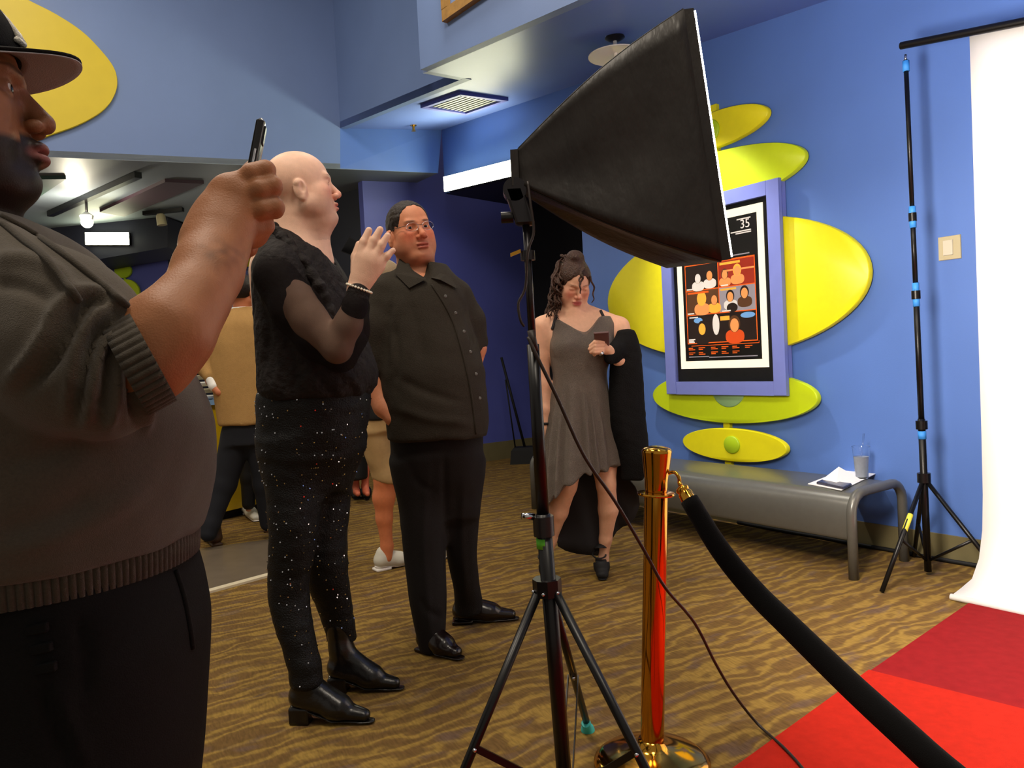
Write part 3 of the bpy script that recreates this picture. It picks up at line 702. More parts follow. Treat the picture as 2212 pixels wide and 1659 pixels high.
# ================================================================== STANCHION AND ROPE
sb_ = fl(1408, 1648)
stn = root('stanchion', sb_, 'polished brass stanchion post with a black velvet rope', 'stanchion')
topS = atY(1419, 972, sb_[1]); axS = topS - sb_; hS = np.linalg.norm(axS); axS = axS / hS
r_ = .0325
mk('base', *lathe([(.16, 0), (.16, .008), (.14, .022), (.09, .036), (.05, .046), (.036, .06), (.034, .07)], sb_, seg=48), 'gold', stn, smooth=True)
mk('post', *lathe([(r_, .05), (r_, hS * .86), (r_, hS * .868)], sb_, axS, 40), 'gold', stn, auto=40)
mk('ring_plate', *lathe([(r_, hS * .855), (.05, hS * .858), (.052, hS * .862), (.05, hS * .866), (r_, hS * .868)], sb_, axS, 40), 'gold', stn, auto=50)
mk('cap', *lathe([(r_ * .9, hS * .868), (r_ * .98, hS * .885), (r_ * .98, hS * .90), (.041, hS * .992), (.0415, hS * .998), (.036, hS * 1.006), (.018, hS * 1.012), (.0, hS * 1.013)], sb_, axS, 40), 'gold', stn, auto=50)
YS = sb_[1]
hk = [atY(1440, 1024, YS - .01), atY(1456, 1020, YS - .02), atY(1466, 1030, YS - .03), atY(1468, 1042, YS - .03)]
rope = root('velvet_rope', atY(1800, 1450, 1.6), 'black velvet rope sagging from the brass stanchion toward the camera', 'rope')
mk('hook', *tube(spline(hk, 6), .005, 10), 'gold', rope, smooth=True)
mk('chain_link', *tube([atY(1467, 1040, YS - .03), atY(1473, 1056, YS - .035)], .006, 10), 'gold', rope, smooth=True)
fa, fb_ = atY(1470, 1050, YS - .035), atY(1492, 1086, YS - .06); fx = fb_ - fa; fL = np.linalg.norm(fx)
mk('ferrule', *lathe([(.008, 0), (.017, .006), (.019, .012), (.016, .018), (.020, .024), (.021, fL)], fa, fx, 28), 'gold', rope, auto=50)
rp = [(1489, 1080, 2.02, .0245), (1556, 1188, 1.94, .0265), (1630, 1278, 1.86, .0275), (1708, 1355, 1.76, .028), (1835, 1478, 1.62, .0285), (1945, 1578, 1.50, .029), (2060, 1680, 1.40, .029), (2260, 1830, 1.28, .029), (2500, 1900, 1.18, .029)]
P = spline([atY(x, y, Y) for x, y, Y, _ in rp], 6); R_ = np.interp(np.linspace(0, 1, len(P)), np.linspace(0, 1, len(rp)), [q_[3] for q_ in rp])
mk('rope_body', *tube(P, list(R_), 20), 'velvet', rope, smooth=True)

# ================================================================== SOFTBOX ON ITS STAND
YB = 1.78
sbx = root('softbox_light', fl(1232, 1830), 'black softbox light on a black tripod stand facing the backdrop', 'softbox light')
hubp = atY(1182, 1268, YB); topp = atY(1131, 400, YB - .0); basep = hubp + (hubp - topp) * .62; basep = fl(1232, 1826)
def pl(t): return hubp + (topp - hubp) * t
def ty(py): return (1268 - py) / 868.
mk('centre_column', *tube([np.array([*(hubp + (basep - hubp) * .86)]), pl(ty(1108))], .0178, 16), 'blackmetal', sbx, smooth=True)
mk('upper_column', *tube([pl(ty(1110)), pl(ty(740))], .0145, 16), 'blackmetal', sbx, smooth=True)
mk('chrome_tube', *tube([pl(ty(745)), pl(ty(480))], .0085, 14), 'darkmetal', sbx, smooth=True)
cl_ = mk('clamp_collar', *tube([pl(ty(1155)), pl(ty(1112))], .0245, 16), 'darkmetal', sbx, auto=40)
k_ = pl(ty(1112)); mk('knob', *tube([k_ + np.array([-.05, -.01, .004]), k_ + np.array([-.02, -.005, 0])], .008, 10), 'chrome', cl_, smooth=True)
mk('tape_band', *tube([pl(ty(1182)), pl(ty(1160))], .0192, 16), 'greentape', sbx, smooth=True)
mk('clamp_collar', *tube([pl(ty(560)), pl(ty(540))], .017, 14), 'darkmetal', sbx, auto=40)
kk = pl(ty(548)); mk('wing_nut', *boxv(kk + np.array([-.028, -.01, .004]), (.012, 0, .004), (0, .003, 0), (0, 0, .004)), 'gold', sbx)
mk('inline_switch', *tube([pl(ty(738)) + np.array([-.004, -.02, .03]), pl(ty(738)) + np.array([.004, -.02, -.018])], .009, 10), 'cable', sbx, smooth=True)
hb = mk('leg_hub', *tube([pl(-.02), pl(.022)], .034, 8), 'blackmetal', sbx, auto=40)
for a in range(6):
    v = hubp + np.array([.034 * math.cos(a * math.pi / 3 - 1.9), .034 * math.sin(a * math.pi / 3 - 1.9), -.008])
    if v[1] < hubp[1]: mk('rivet', *sphere(v, .0045, 6), 'chrome', hb, smooth=True)
feet = [fl(1270, 1578), np.array([-.27, 1.60, 0]), np.array([.36, 1.50, 0])]
sl_p = hubp + (basep - hubp) * .80
for i, ft in enumerate(feet):
    d = ft - hubp; d0 = np.array([d[0], d[1], 0]); d0 /= np.linalg.norm(d0)
    a = hubp + d0 * .028 + Z3 * -.012
    lg = mk('leg', *tube([a, ft + Z3 * .012], .0108, 12), 'blackmetal', sbx, smooth=True)
    md = a + (ft - a) * (.52 if i else .56)
    for sd in (-1, 1) if i == 0 else (0,):
        o_ = np.cross(d0, Z3) * .014 * sd
        mk('brace', *boxv((md + sl_p) / 2 + o_, (sl_p - md) / 2, np.cross(d0, Z3) * (.0015 if i == 0 else .006), np.cross(np.cross(d0, Z3), (sl_p - md) / np.linalg.norm(sl_p - md)) * .0075), 'blackmetal', sbx)
    mk('rivet', *sphere(md - np.array([0, .012, 0]), .005, 6), 'chrome', lg, smooth=True)
    if i == 0: mk('foot_cap', *lathe([(.0, 0), (.021, 0), (.02, .012), (.0145, .02), (.0145, .05), (.013, .052)], ft, (a - ft) * [1, 1, 1]), 'teal', lg, auto=50)
    else: mk('foot_cap', *lathe([(.0, 0), (.018, 0), (.014, .015), (.0135, .05)], ft, a - ft), 'black', lg, auto=50)
# lamp head bracket
hd0 = pl(ty(480)); hd1 = atY(1112, 412, YB)
mk('tilt_bracket', *rbox((hd0 + hd1) / 2 + np.array([-.002, 0, 0]), np.array([.022, 0, 0]), np.array([0, .02, 0]), (hd1 - hd0) / 2 * 1.15, .007), 'darkmetal', sbx, auto=40)
mk('bracket_top', *tube([hd1 + np.array([-.0, -.02, .0]), hd1 + np.array([0, .02, 0])], .027, 20), 'darkmetal', sbx, auto=40)
kn = atY(1090, 470, YB); mk('tilt_knob', *tube([kn + np.array([-.008, 0, 0]), kn + np.array([.02, 0, 0])], .013, 12), 'blackmetal', sbx, auto=40)
# softbox body
YA, YZ = 1.70, 2.16
At, Ab = atY(1477, 20, YA), atY(1559, 563, YA)
Bb = atY(1441, 577, YZ); Bt = At + (Bb - Ab)
ap = atY(1122, 368, 1.80); apx = [ap + np.array([0, s1 * .035 - .0, s2 * .04]) for s1, s2 in ((-1, 1), (-1, -1), (1, -1), (1, 1))]
corner = [At, Ab, Bb, Bt]
def face_grid(a0, a1, f0, f1, bow, nu=16, nv=12):
    """panel from apex edge a0-a1 to front edge f0-f1, billowing outwards and sagging"""
    mid = (a0 + a1 + f0 + f1) / 4; cen = (sum(corner) / 4 + ap) / 2; out = mid - cen; out /= np.linalg.norm(out)
    fc_ = sum(corner) / 4; o0 = (f0 - fc_) / np.linalg.norm(f0 - fc_); o1 = (f1 - fc_) / np.linalg.norm(f1 - fc_)
    V, Fc = [], []
    for i in range(nu + 1):
        u_ = i / nu
        for j in range(nv + 1):
            v_ = j / nv
            p = (a0 * (1 - u_) + f0 * u_) * (1 - v_) + (a1 * (1 - u_) + f1 * u_) * v_
            p = p + (o0 * (1 - v_) + o1 * v_) * bow * math.sin(math.pi * u_) - out * (.006 * math.sin(9 * v_ + 5 * u_) + .016) * math.sin(math.pi * v_) * math.sin(math.pi * u_)
            V.append(p)
    for i in range(nu):
        for j in range(nv): Fc.append((i * (nv + 1) + j, (i + 1) * (nv + 1) + j, (i + 1) * (nv + 1) + j + 1, i * (nv + 1) + j + 1))
    return V, Fc
for i in range(4):
    j = (i + 1) % 4
    sp_ = mk('side_panel', *face_grid(apx[i], apx[j], corner[i], corner[j], .022), 'softcloth', sbx, smooth=True)
    sp_.modifiers.new('thickness', 'SOLIDIFY').thickness = .003
fd = np.cross(Ab - At, Bt - At); fd /= np.linalg.norm(fd)
if fd[0] < 0: fd = -fd
inset = lambda p, k: p + (sum(corner) / 4 - p) * k
mk('diffuser', *prism([inset(p, .018) for p in corner], fd * .027), 'softglow', sbx)
for i in range(4):
    j = (i + 1) % 4; a, b_ = corner[i], corner[j]
    mk('front_lip', *prism([a, b_, inset(b_, .02), inset(a, .02)], fd * .022), 'softcloth', sbx)
mk('rear_plate', *prism(apx, ap - sum(corner) / 4 - (ap - sum(corner) / 4) * .95), 'softcloth', sbx)
# loop of lamp cable beside the head
P = [atY(1140, 392, YB - .03), atY(1146, 440, YB - .04), atY(1153, 500, YB - .04), atY(1140, 545, YB - .04), atY(1135, 620, YB - .03), atY(1120, 655, YB - .03), atY(1124, 690, YB - .03), atY(1132, 705, YB - .025)]
mk('lamp_cable', *tube(spline(P, 6), .003, 8), 'cable', sbx, smooth=True)
# power cable trailing to the floor
cp = [(1141, 728, 1.75), (1160, 770, 1.74), (1205, 862, 1.75), (1262, 985, 1.78), (1330, 1085, 1.82), (1392, 1190, 1.88), (1436, 1268, 1.94), (1500, 1345, 2.05), (1545, 1432, 2.13), (1586, 1500, 2.2)]
P = [atY(*q_) for q_ in cp] + [fl(x, y, .02) for x, y in ((1636, 1563), (1690, 1612), (1730, 1655), (1790, 1730), (1900, 1850))]
tag(mk('power_cable', *tube(spline(P, 6), .0042, 8), 'cable', smooth=True), 'thin dark power cable hanging from the softbox stand to the floor', 'cable')

# lobby broom and dustpan in the doorway
YD = 8.0
dpn = root('lobby_dustpan', fl(1130, 1000), 'black lobby dustpan with upright handle against the dark doorway', 'dustpan')
b0_ = atY(1127, 968, 8.2); b0_[2] = 0.0
b0_ = fl(1128, 1000); YD = b0_[1]
mk('pan', *prism([b0_ + np.array([-.13, -.1, 0]), b0_ + np.array([.14, -.1, 0]), b0_ + np.array([.12, .1, 0]), b0_ + np.array([-.1, .1, 0])], (0.02, .03, .17), .03), 'black', dpn)
mk('handle', *tube([b0_ + np.array([.05, .05, .1]), atY(1083, 772, YD)], .014, 8), 'black', dpn, smooth=True)
mk('handle', *tube([b0_ + np.array([-.06, .05, .1]), atY(1092, 820, YD)], .008, 8), 'black', dpn, smooth=True)

# ================================================================== PEOPLE: signed-distance modelling meshed by surface nets
class Frame:
    def __init__(s, O, th, pitch=0., roll=0., sc=1.):
        """th: facing direction (radians from +X); pitch > 0 looks up; roll > 0 tilts to own right"""
        fwd = np.array([math.cos(th), math.sin(th), 0]); rt = np.array([math.sin(th), -math.cos(th), 0]); up_ = np.array([0, 0, 1.])
        f2 = fwd * math.cos(pitch) + up_ * math.sin(pitch); u2 = up_ * math.cos(pitch) - fwd * math.sin(pitch)
        r2 = rt * math.cos(roll) - u2 * math.sin(roll); u3 = u2 * math.cos(roll) + rt * math.sin(roll)
        s.R = np.stack([r2, f2, u3], 1); s.O = np.asarray(O, float); s.s = sc
    def w(s, p): return s.O + s.R @ (np.asarray(p, float) * s.s)
    def wv(s, P): return s.O + (np.asarray(P, float) * s.s) @ s.R.T
    def loc(s, x, y, z):
        dx, dy, dz = x - s.O[0], y - s.O[1], z - s.O[2]; R = s.R / s.s
        return (dx * R[0, 0] + dy * R[1, 0] + dz * R[2, 0], dx * R[0, 1] + dy * R[1, 1] + dz * R[2, 1], dx * R[0, 2] + dy * R[1, 2] + dz * R[2, 2])
    def inv(s, P): return ((P - s.O) @ s.R) / s.s

def f_ell(c, r):
    c = np.asarray(c, float); r = np.asarray(r, float)
    def f(x, y, z):
        a, b, d = (x - c[0]) / r[0], (y - c[1]) / r[1], (z - c[2]) / r[2]
        k0 = np.sqrt(a * a + b * b + d * d); k1 = np.sqrt((a / r[0]) ** 2 + (b / r[1]) ** 2 + (d / r[2]) ** 2)
        return k0 * (k0 - 1) / (k1 + 1e-6)
    return f, c - r, c + r
def f_rc(a, ra, b, rb, flat=None):
    a = np.asarray(a, float); b = np.asarray(b, float); ba = b - a; L2 = max(ba @ ba, 1e-9)
    def f(x, y, z):
        px, py, pz = x - a[0], y - a[1], z - a[2]
        t = np.clip((px * ba[0] + py * ba[1] + pz * ba[2]) / L2, 0, 1)
        dx, dy, dz = px - t * ba[0], py - t * ba[1], pz - t * ba[2]
        if flat is not None:
            ax, sc = flat; q = (dx * ax[0] + dy * ax[1] + dz * ax[2]) * (1 / sc - 1)
            dx, dy, dz = dx + q * ax[0], dy + q * ax[1], dz + q * ax[2]
        return np.sqrt(dx * dx + dy * dy + dz * dz) - (ra + (rb - ra) * t)
    R = max(ra, rb)
    return f, np.minimum(a, b) - R, np.maximum(a, b) + R
def f_box(c, h, r):
    c = np.asarray(c, float); h = np.asarray(h, float) - r
    def f(x, y, z):
        a, b, d = np.abs(x - c[0]) - h[0], np.abs(y - c[1]) - h[1], np.abs(z - c[2]) - h[2]
        return np.sqrt(np.maximum(a, 0) ** 2 + np.maximum(b, 0) ** 2 + np.maximum(d, 0) ** 2) + np.minimum(np.maximum(a, np.maximum(b, d)), 0) - r
    return f, c - h - r, c + h + r
def f_half(n, d0, lo, hi):
    n = np.asarray(n, float)
    return (lambda x, y, z: n[0] * x + n[1] * y + n[2] * z - d0), np.asarray(lo, float), np.asarray(hi, float)

class Vol:
    def __init__(s): s.ops = []
    def add(s, p, k=.01, fr=None, mode='u'): s.ops.append((p, k, fr, mode)); return s
    def sub(s, p, k=.005, fr=None): return s.add(p, k, fr, 's')
    def chain(s, pts, k=.012, fr=None, flat=None):
        for (a, ra), (b, rb) in zip(pts[:-1], pts[1:]): s.add(f_rc(a, ra, b, rb, flat), k, fr)
        return s
    def bounds(s):
        lo, hi = np.full(3, 1e9), np.full(3, -1e9)
        for (f, a, b), k, fr, mode in s.ops:
            if mode != 'u': continue
            a, b = s.wb(a, b, fr); lo = np.minimum(lo, a); hi = np.maximum(hi, b)
        return lo, hi
    @staticmethod
    def wb(a, b, fr):
        if fr is None: return a, b
        P = np.array([[x, y, z] for x in (a[0], b[0]) for y in (a[1], b[1]) for z in (a[2], b[2])]); P = fr.wv(P)
        return P.min(0), P.max(0)
    def mesh(s, res, fine=(), disp=None, smooth=1):
        lo, hi = s.bounds(); lo = lo - 3 * res; hi = hi + 3 * res; ax = []
        for i in range(3):
            v = [lo[i]]
            while v[-1] < hi[i]:
                st = res
                for (flo, fhi, fs) in fine:
                    if flo[i] <= v[-1] <= fhi[i]: st = min(st, fs)
                v.append(v[-1] + st)
            ax.append(np.array(v, np.float32))
        X, Y, Z = ax; D = np.full((len(X), len(Y), len(Z)), .5, np.float32)
        for (f, a, b), k, fr, mode in s.ops:
            a, b = s.wb(a, b, fr); pad = k + 2.2 * res
            sl_ = tuple(slice(max(0, np.searchsorted(q, a[i] - pad) - 1), np.searchsorted(q, b[i] + pad) + 1) for i, q in enumerate(ax))
            x, y, z = X[sl_[0]][:, None, None], Y[sl_[1]][None, :, None], Z[sl_[2]][None, None, :]
            if min(x.size, y.size, z.size) == 0: continue
            if fr is not None: x, y, z = fr.loc(x, y, z)
            d = f(x, y, z).astype(np.float32)
            if fr is not None: d = d * fr.s
            B = D[sl_]
            if mode == 'u':
                h = np.clip(.5 + .5 * (B - d) / k, 0, 1); D[sl_] = B + (d - B) * h - k * h * (1 - h)
            else:
                d = -d; h = np.clip(.5 - .5 * (B - d) / k, 0, 1); D[sl_] = B + (d - B) * h + k * h * (1 - h)
        if disp is not None:
            idx = np.nonzero(np.abs(D) < .04); P = np.stack([X[idx[0]], Y[idx[1]], Z[idx[2]]], 1); D[idx] += disp(P)
        return nets(D, X, Y, Z, smooth)

def nets(D, X, Y, Z, smooth):
    S = D < 0; n = D.shape
    c = np.zeros((n[0] - 1, n[1] - 1, n[2] - 1), np.uint8)
    for i in (0, 1):
        for j in (0, 1):
            for k in (0, 1): c += S[i:n[0] - 1 + i, j:n[1] - 1 + j, k:n[2] - 1 + k]
    I = np.nonzero((c > 0) & (c < 8)); N = len(I[0])
    idx = np.full(c.shape, -1, np.int32); idx[I] = np.arange(N)
    off = [(i, j, k) for i in (0, 1) for j in (0, 1) for k in (0, 1)]
    val = {o: D[I[0] + o[0], I[1] + o[1], I[2] + o[2]] for o in off}
    pos = {o: np.stack([X[I[0] + o[0]], Y[I[1] + o[1]], Z[I[2] + o[2]]], 1) for o in off}
    acc = np.zeros((N, 3)); cnt = np.zeros(N)
    for o in off:
        for a in range(3):
            if o[a]: continue
            o2 = list(o); o2[a] = 1; o2 = tuple(o2); v0, v1 = val[o], val[o2]; m = (v0 < 0) != (v1 < 0)
            t = (v0[m] / (v0[m] - v1[m]))[:, None]; acc[m] += pos[o][m] * (1 - t) + pos[o2][m] * t; cnt[m] += 1
    V = acc / cnt[:, None]; Q = []
    for a in range(3):
        b, d = (a + 1) % 3, (a + 2) % 3
        s0 = [slice(None)] * 3; s1 = [slice(None)] * 3; s0[a] = slice(0, n[a] - 1); s1[a] = slice(1, n[a])
        A, B = S[tuple(s0)], S[tuple(s1)]; E = np.nonzero(A != B); e = [E[0], E[1], E[2]]
        ok = (e[b] > 0) & (e[d] > 0) & (e[b] < n[b] - 1) & (e[d] < n[d] - 1); e = [q[ok] for q in e]; flip = A[E][ok]
        def cell(db, dd):
            q = list(e); q[b] = q[b] + db; q[d] = q[d] + dd; return idx[tuple(q)]
        q = np.stack([cell(-1, -1), cell(0, -1), cell(0, 0), cell(-1, 0)], 1); q[~flip] = q[~flip][:, ::-1]; Q.append(q)
    Q = np.concatenate(Q); Q = Q[(Q >= 0).all(1)]
    for _ in range(smooth):
        s_ = np.zeros_like(V); w = np.zeros(N)
        for i in range(4):
            a, b = Q[:, i], Q[:, (i + 1) % 4]
            for u_, v_ in ((a, b), (b, a)):
                w += np.bincount(u_, minlength=N)
                for k in range(3): s_[:, k] += np.bincount(u_, V[v_, k], minlength=N)
        V = V * .5 + .5 * s_ / np.maximum(w, 1)[:, None]
    return V, Q

_ND = [(rng.normal(size=3), rng.uniform(0, 6.28)) for _ in range(14)]
def fnoise(P, sc, st=(1, 1, 1)):
    v = np.zeros(len(P)); Pn = P * np.asarray(st)
    for i, (d, ph) in enumerate(_ND):
        v += np.sin(Pn @ d * sc * (1 + .28 * (i % 5)) + ph + 1.3 * np.sin(Pn[:, i % 3] * sc * .7 + i))
    return v / 6.

def project(P):
    d = P - _C; z = d @ _f; return CX + F * (d @ _r) / z, CY - F * (d @ _u) / z
def vnorm(V, Q):
    N_ = np.zeros_like(V); fn_ = np.cross(V[Q[:, 2]] - V[Q[:, 0]], V[Q[:, 3]] - V[Q[:, 1]])
    for i in range(4):
        for k in range(3): N_[:, k] += np.bincount(Q[:, i], fn_[:, k], minlength=len(V))
    return N_ / (np.linalg.norm(N_, axis=1)[:, None] + 1e-12)
def sculpt(V, Q, strokes):
    """raise ridges (+) and press valleys (-) into the side of a garment that faces the viewer; strokes: (points, width px, height m)"""
    N_ = vnorm(V, Q); x, y = project(V); face = np.clip(-(N_ * (V - _C)).sum(1) / np.linalg.norm(V - _C, axis=1) * 3, 0, 1); h = np.zeros(len(V))
    for pts, w, amp in strokes:
        P = np.array(spline([np.array([a, b, 0.]) for a, b in pts], 6))[:, :2]; best = np.full(len(V), 1e9); tt = np.zeros(len(V))
        for i in range(len(P) - 1):
            a, b = P[i], P[i + 1]; e = b - a; t = np.clip(((x - a[0]) * e[0] + (y - a[1]) * e[1]) / (e @ e + 1e-9), 0, 1)
            d = np.hypot(x - a[0] - t * e[0], y - a[1] - t * e[1]); m = d < best; best[m] = d[m]; tt[m] = (i + t[m]) / (len(P) - 1)
        h += amp * np.exp(-(best / w) ** 2) * np.clip(np.minimum(tt, 1 - tt) * 5 + .25, 0, 1)
    return V + N_ * (h * face)[:, None]
def bvh(V, Q): return BVHTree.FromPolygons([tuple(v) for v in V], [tuple(int(i) for i in q) for q in Q])
def hit(tree, px, py, out=0.):
    d = ray(px, py); d = d / np.linalg.norm(d); h = tree.ray_cast(Vector(_C), Vector(d))
    if h[0] is None: return None
    return np.array(h[0]) + np.array(h[1]) * (out if np.dot(np.array(h[1]), d) < 0 else -out)
def surf_line(tree, pts, out, n=8):
    P = [hit(tree, p[0], p[1], out) for p in spline([np.array([a, b, 0.]) for a, b in pts], n)]
    return [p for p in P if p is not None]

class Per:
    """a person laid out at depth Y0: pixel rows and depth offsets give places and sizes"""
    def __init__(s, Y0): s.Y = Y0
    def p(s, px, py, dy=0.): return atY(px, py, s.Y + dy)
    def r(s, px, dy=0.): return px * (s.Y + dy) / F
    def ch(s, pts): return [(s.p(a, b, c), s.r(r, c)) for a, b, c, r in pts]
    def el(s, px, py, dy, rx, rz, ry): return f_ell(s.p(px, py, dy), (s.r(rx, dy), ry, s.r(rz, dy)))
    def loft(s, rows, n=2.3, cap=.012, ns=90, sm=7):
        R = []
        for (py, l, r, dy, ry) in rows:
            P = s.p((l + r) / 2, py, dy); R.append((P[2], P[0], P[1], s.r((r - l) / 2, dy), ry))
        R = np.array(sorted(R)); z0, z1 = R[0, 0], R[-1, 0]; zz = np.linspace(z0, z1, ns)
        A = [np.interp(zz, R[:, 0], R[:, i]) for i in range(1, 5)]
        k = np.ones(sm) / sm; A = [np.convolve(np.pad(a, sm // 2, mode='edge'), k, 'valid') for a in A]
        def f(x, y, z):
            zc_ = np.clip(z, z0, z1); cx, cy, rx, ry = [np.interp(zc_.ravel(), zz, a).reshape(zc_.shape) for a in A]
            q = (np.abs((x - cx) / rx) ** n + np.abs((y - cy) / ry) ** n) ** (1. / n)
            d = (q - 1) * np.minimum(rx, ry); e = np.abs(z - (z0 + z1) / 2) - (z1 - z0) / 2
            h = np.clip(.5 - .5 * (d - e) / cap, 0, 1); return d + (e - d) * h + cap * h * (1 - h)
        lo = np.array([(A[0] - A[2]).min(), (A[1] - A[3]).min(), z0]); hi = np.array([(A[0] + A[2]).max(), (A[1] + A[3]).max(), z1])
        return f, lo, hi

def head(v, fr, nose=1., jaw=1., fat=0., lips=1., neck=None, eyes='open', brow=1., ears=True, ear_out=0., prog=0.):
    a = lambda p, k=.012: v.add(p, k, fr); s = lambda p, k=.004: v.sub(p, k, fr)
    a(f_ell((0, -.012, .028), (.076, .100, .088)), .01)
    a(f_ell((0, .018, -.035), (.063, .066, .080)), .03)
    for x in (-1, 1):
        a(f_ell((x * .044, .046, -.022), (.022, .028, .020)), .02)
        a(f_rc((x * .054 * jaw, -.004, -.062), .020, (x * .020, .060, -.100), .018), .022)
        if fat: a(f_ell((x * .048, .03, -.062), (.020 + .006 * fat, .034, .032)), .04)
    a(f_ell((0, .070, -.101), (.024 * jaw, .019, .017)), .016)
    if fat: a(f_ell((0, .03, -.112), (.052, .048, .018 + .016 * fat)), .025)
    a(f_ell((0, .068, -.068), (.028, .022, .024)), .018)
    a(f_rc((-.036, .072, .020), .011 * brow, (-.012, .081, .017), .010 * brow), .012); a(f_rc((.036, .072, .020), .011 * brow, (.012, .081, .017), .010 * brow), .012)
    for x in (-1, 1): s(f_ell((x * .033, .092, -.001), (.020, .017, .0125)), .012)
    # nose
    a(f_rc((0, .080, .008), .0085, (0, .103, -.031), .0105 * nose), .010)
    a(f_ell((0, .104, -.035), (.0125 * nose, .0115, .0105)), .006)
    for x in (-1, 1):
        a(f_ell((x * .0135 * nose, .093, -.040), (.0085 * nose, .011, .0085)), .005)
        s(f_ell((x * .0075, .098, -.0495), (.0042, .006, .0045)), .002)
    # mouth
    a(f_ell((0, .0885 + prog, -.0645), (.025, .0105 + prog * .3, .0062 * lips)), .005); a(f_ell((0, .0870 + prog, -.0785), (.022, .0115 + prog * .3, .0072 * lips)), .005)
    if prog: a(f_ell((0, .076 + prog, -.072), (.024, .014, .022)), .012)
    s(f_ell((0, .097 + prog, -.0714), (.027, .013, .0016)), .0025)
    s(f_ell((0, .100, -.0905), (.02, .012, .006)), .01)
    # lids
    for x in (-1, 1):
        a(f_ell((x * .032, .0675, -.001), (.0170, .0138, .0128)), .004)
        if eyes == 'open': s(f_ell((x * .032, .083, -.001), (.0135, .012, .0042)), .0015)
        elif eyes == 'wide': s(f_ell((x * .032, .083, -.001), (.0145, .012, .0058)), .0015)
        elif eyes == 'narrow': s(f_ell((x * .032, .085, -.001), (.013, .010, .0026)), .0015)
        else: s(f_ell((x * .032, .085, -.006), (.014, .0085, .0014)), .002)
    if ears:
        for x in (-1, 1):
            ex = x * (.077 + ear_out)
            a(f_ell((ex, -.014, -.018), (.0105, .0205, .033)), .006); a(f_ell((ex + x * .004, -.016, .002), (.009, .014, .012)), .004)
            s(f_ell((ex + x * .011, -.006, -.012), (.008, .009, .017)), .004); a(f_ell((ex + x * .004, -.012, -.043), (.006, .008, .008)), .005)
    if neck: v.add(neck, .03)

def eyes_obj(fr, parent, gaze=(0, 1, 0)):
    g = np.asarray(gaze, float); g /= np.linalg.norm(g)
    for x in (-1, 1):
        c = np.array([x * .032, .0672, -.001]); V, Fc = lathe([(.0122 * math.sin(math.pi * i / 12), -.0122 * math.cos(math.pi * i / 12)) for i in range(13)], c, g, 18)
        e = mk('eyeball', fr.wv(V), Fc, 'eyewhite', parent, smooth=True)
        V, Fc = lathe([(.0062, .0108), (.0058, .0116), (.003, .0126), (.0, .0128)], c, g, 16); mk('iris', fr.wv(V), Fc, 'iris', e, smooth=True)
MT['eyewhite'] = mat('eye_white', (214, 204, 196), .25); MT['iris'] = mat('eye_iris', (34, 22, 14), .15)
MT['skin'] = mat('skin', (200, 150, 120), .5, vcol=True, var=.06, vscale=60, bump=.12, bscale=420, spec=.35, sss=.06)

def skin_cols(V, base, fr=None, lip=None, beard=None, bmask=None, blush=None, extra=None):
    C = np.tile(np.array(lin(base)), (len(V), 1))
    if fr is not None:
        q = fr.inv(V); x, y, z = q.T
        if blush:
            m = np.exp(-(((np.abs(x) - .045) / .03) ** 2 + ((z + .03) / .03) ** 2 + ((y - .07) / .05) ** 2)) + np.exp(-((x / .02) ** 2 + ((z + .04) / .018) ** 2 + ((y - .105) / .03) ** 2))
            C += np.clip(m, 0, 1)[:, None] * (np.array(lin(blush)) - C) * .6
        if beard is not None:
            m = np.clip(bmask(x, y, z), 0, 1) * ((np.abs(x) < .11) & (y < .14) & (y > -.1) & (z > -.17) & (z < .2)); C += m[:, None] * (np.array(lin(beard)) - C)
        if lip:
            m = np.clip(1.6 - (((x) / .024) ** 2 + ((z + .0715) / .0115) ** 2), 0, 1) * ((y > .078) & (y < .13)); C += m[:, None] * (np.array(lin(lip)) - C) * .85
        # brows
        if extra: C = extra(C, x, y, z)
            

    return C
def brows(col, th=.0045, z0=.021, w=.85):
    def f(C, x, y, z):
        m = np.clip(1.5 - ((np.abs(x) - .031) / .017) ** 2 - ((z - z0 - .06 * (.031 - np.abs(x)) * -1) / th) ** 2, 0, 1) * ((y > .05) & (y < .12))
        return C + m[:, None] * (np.array(lin(col)) - C) * w
    return f

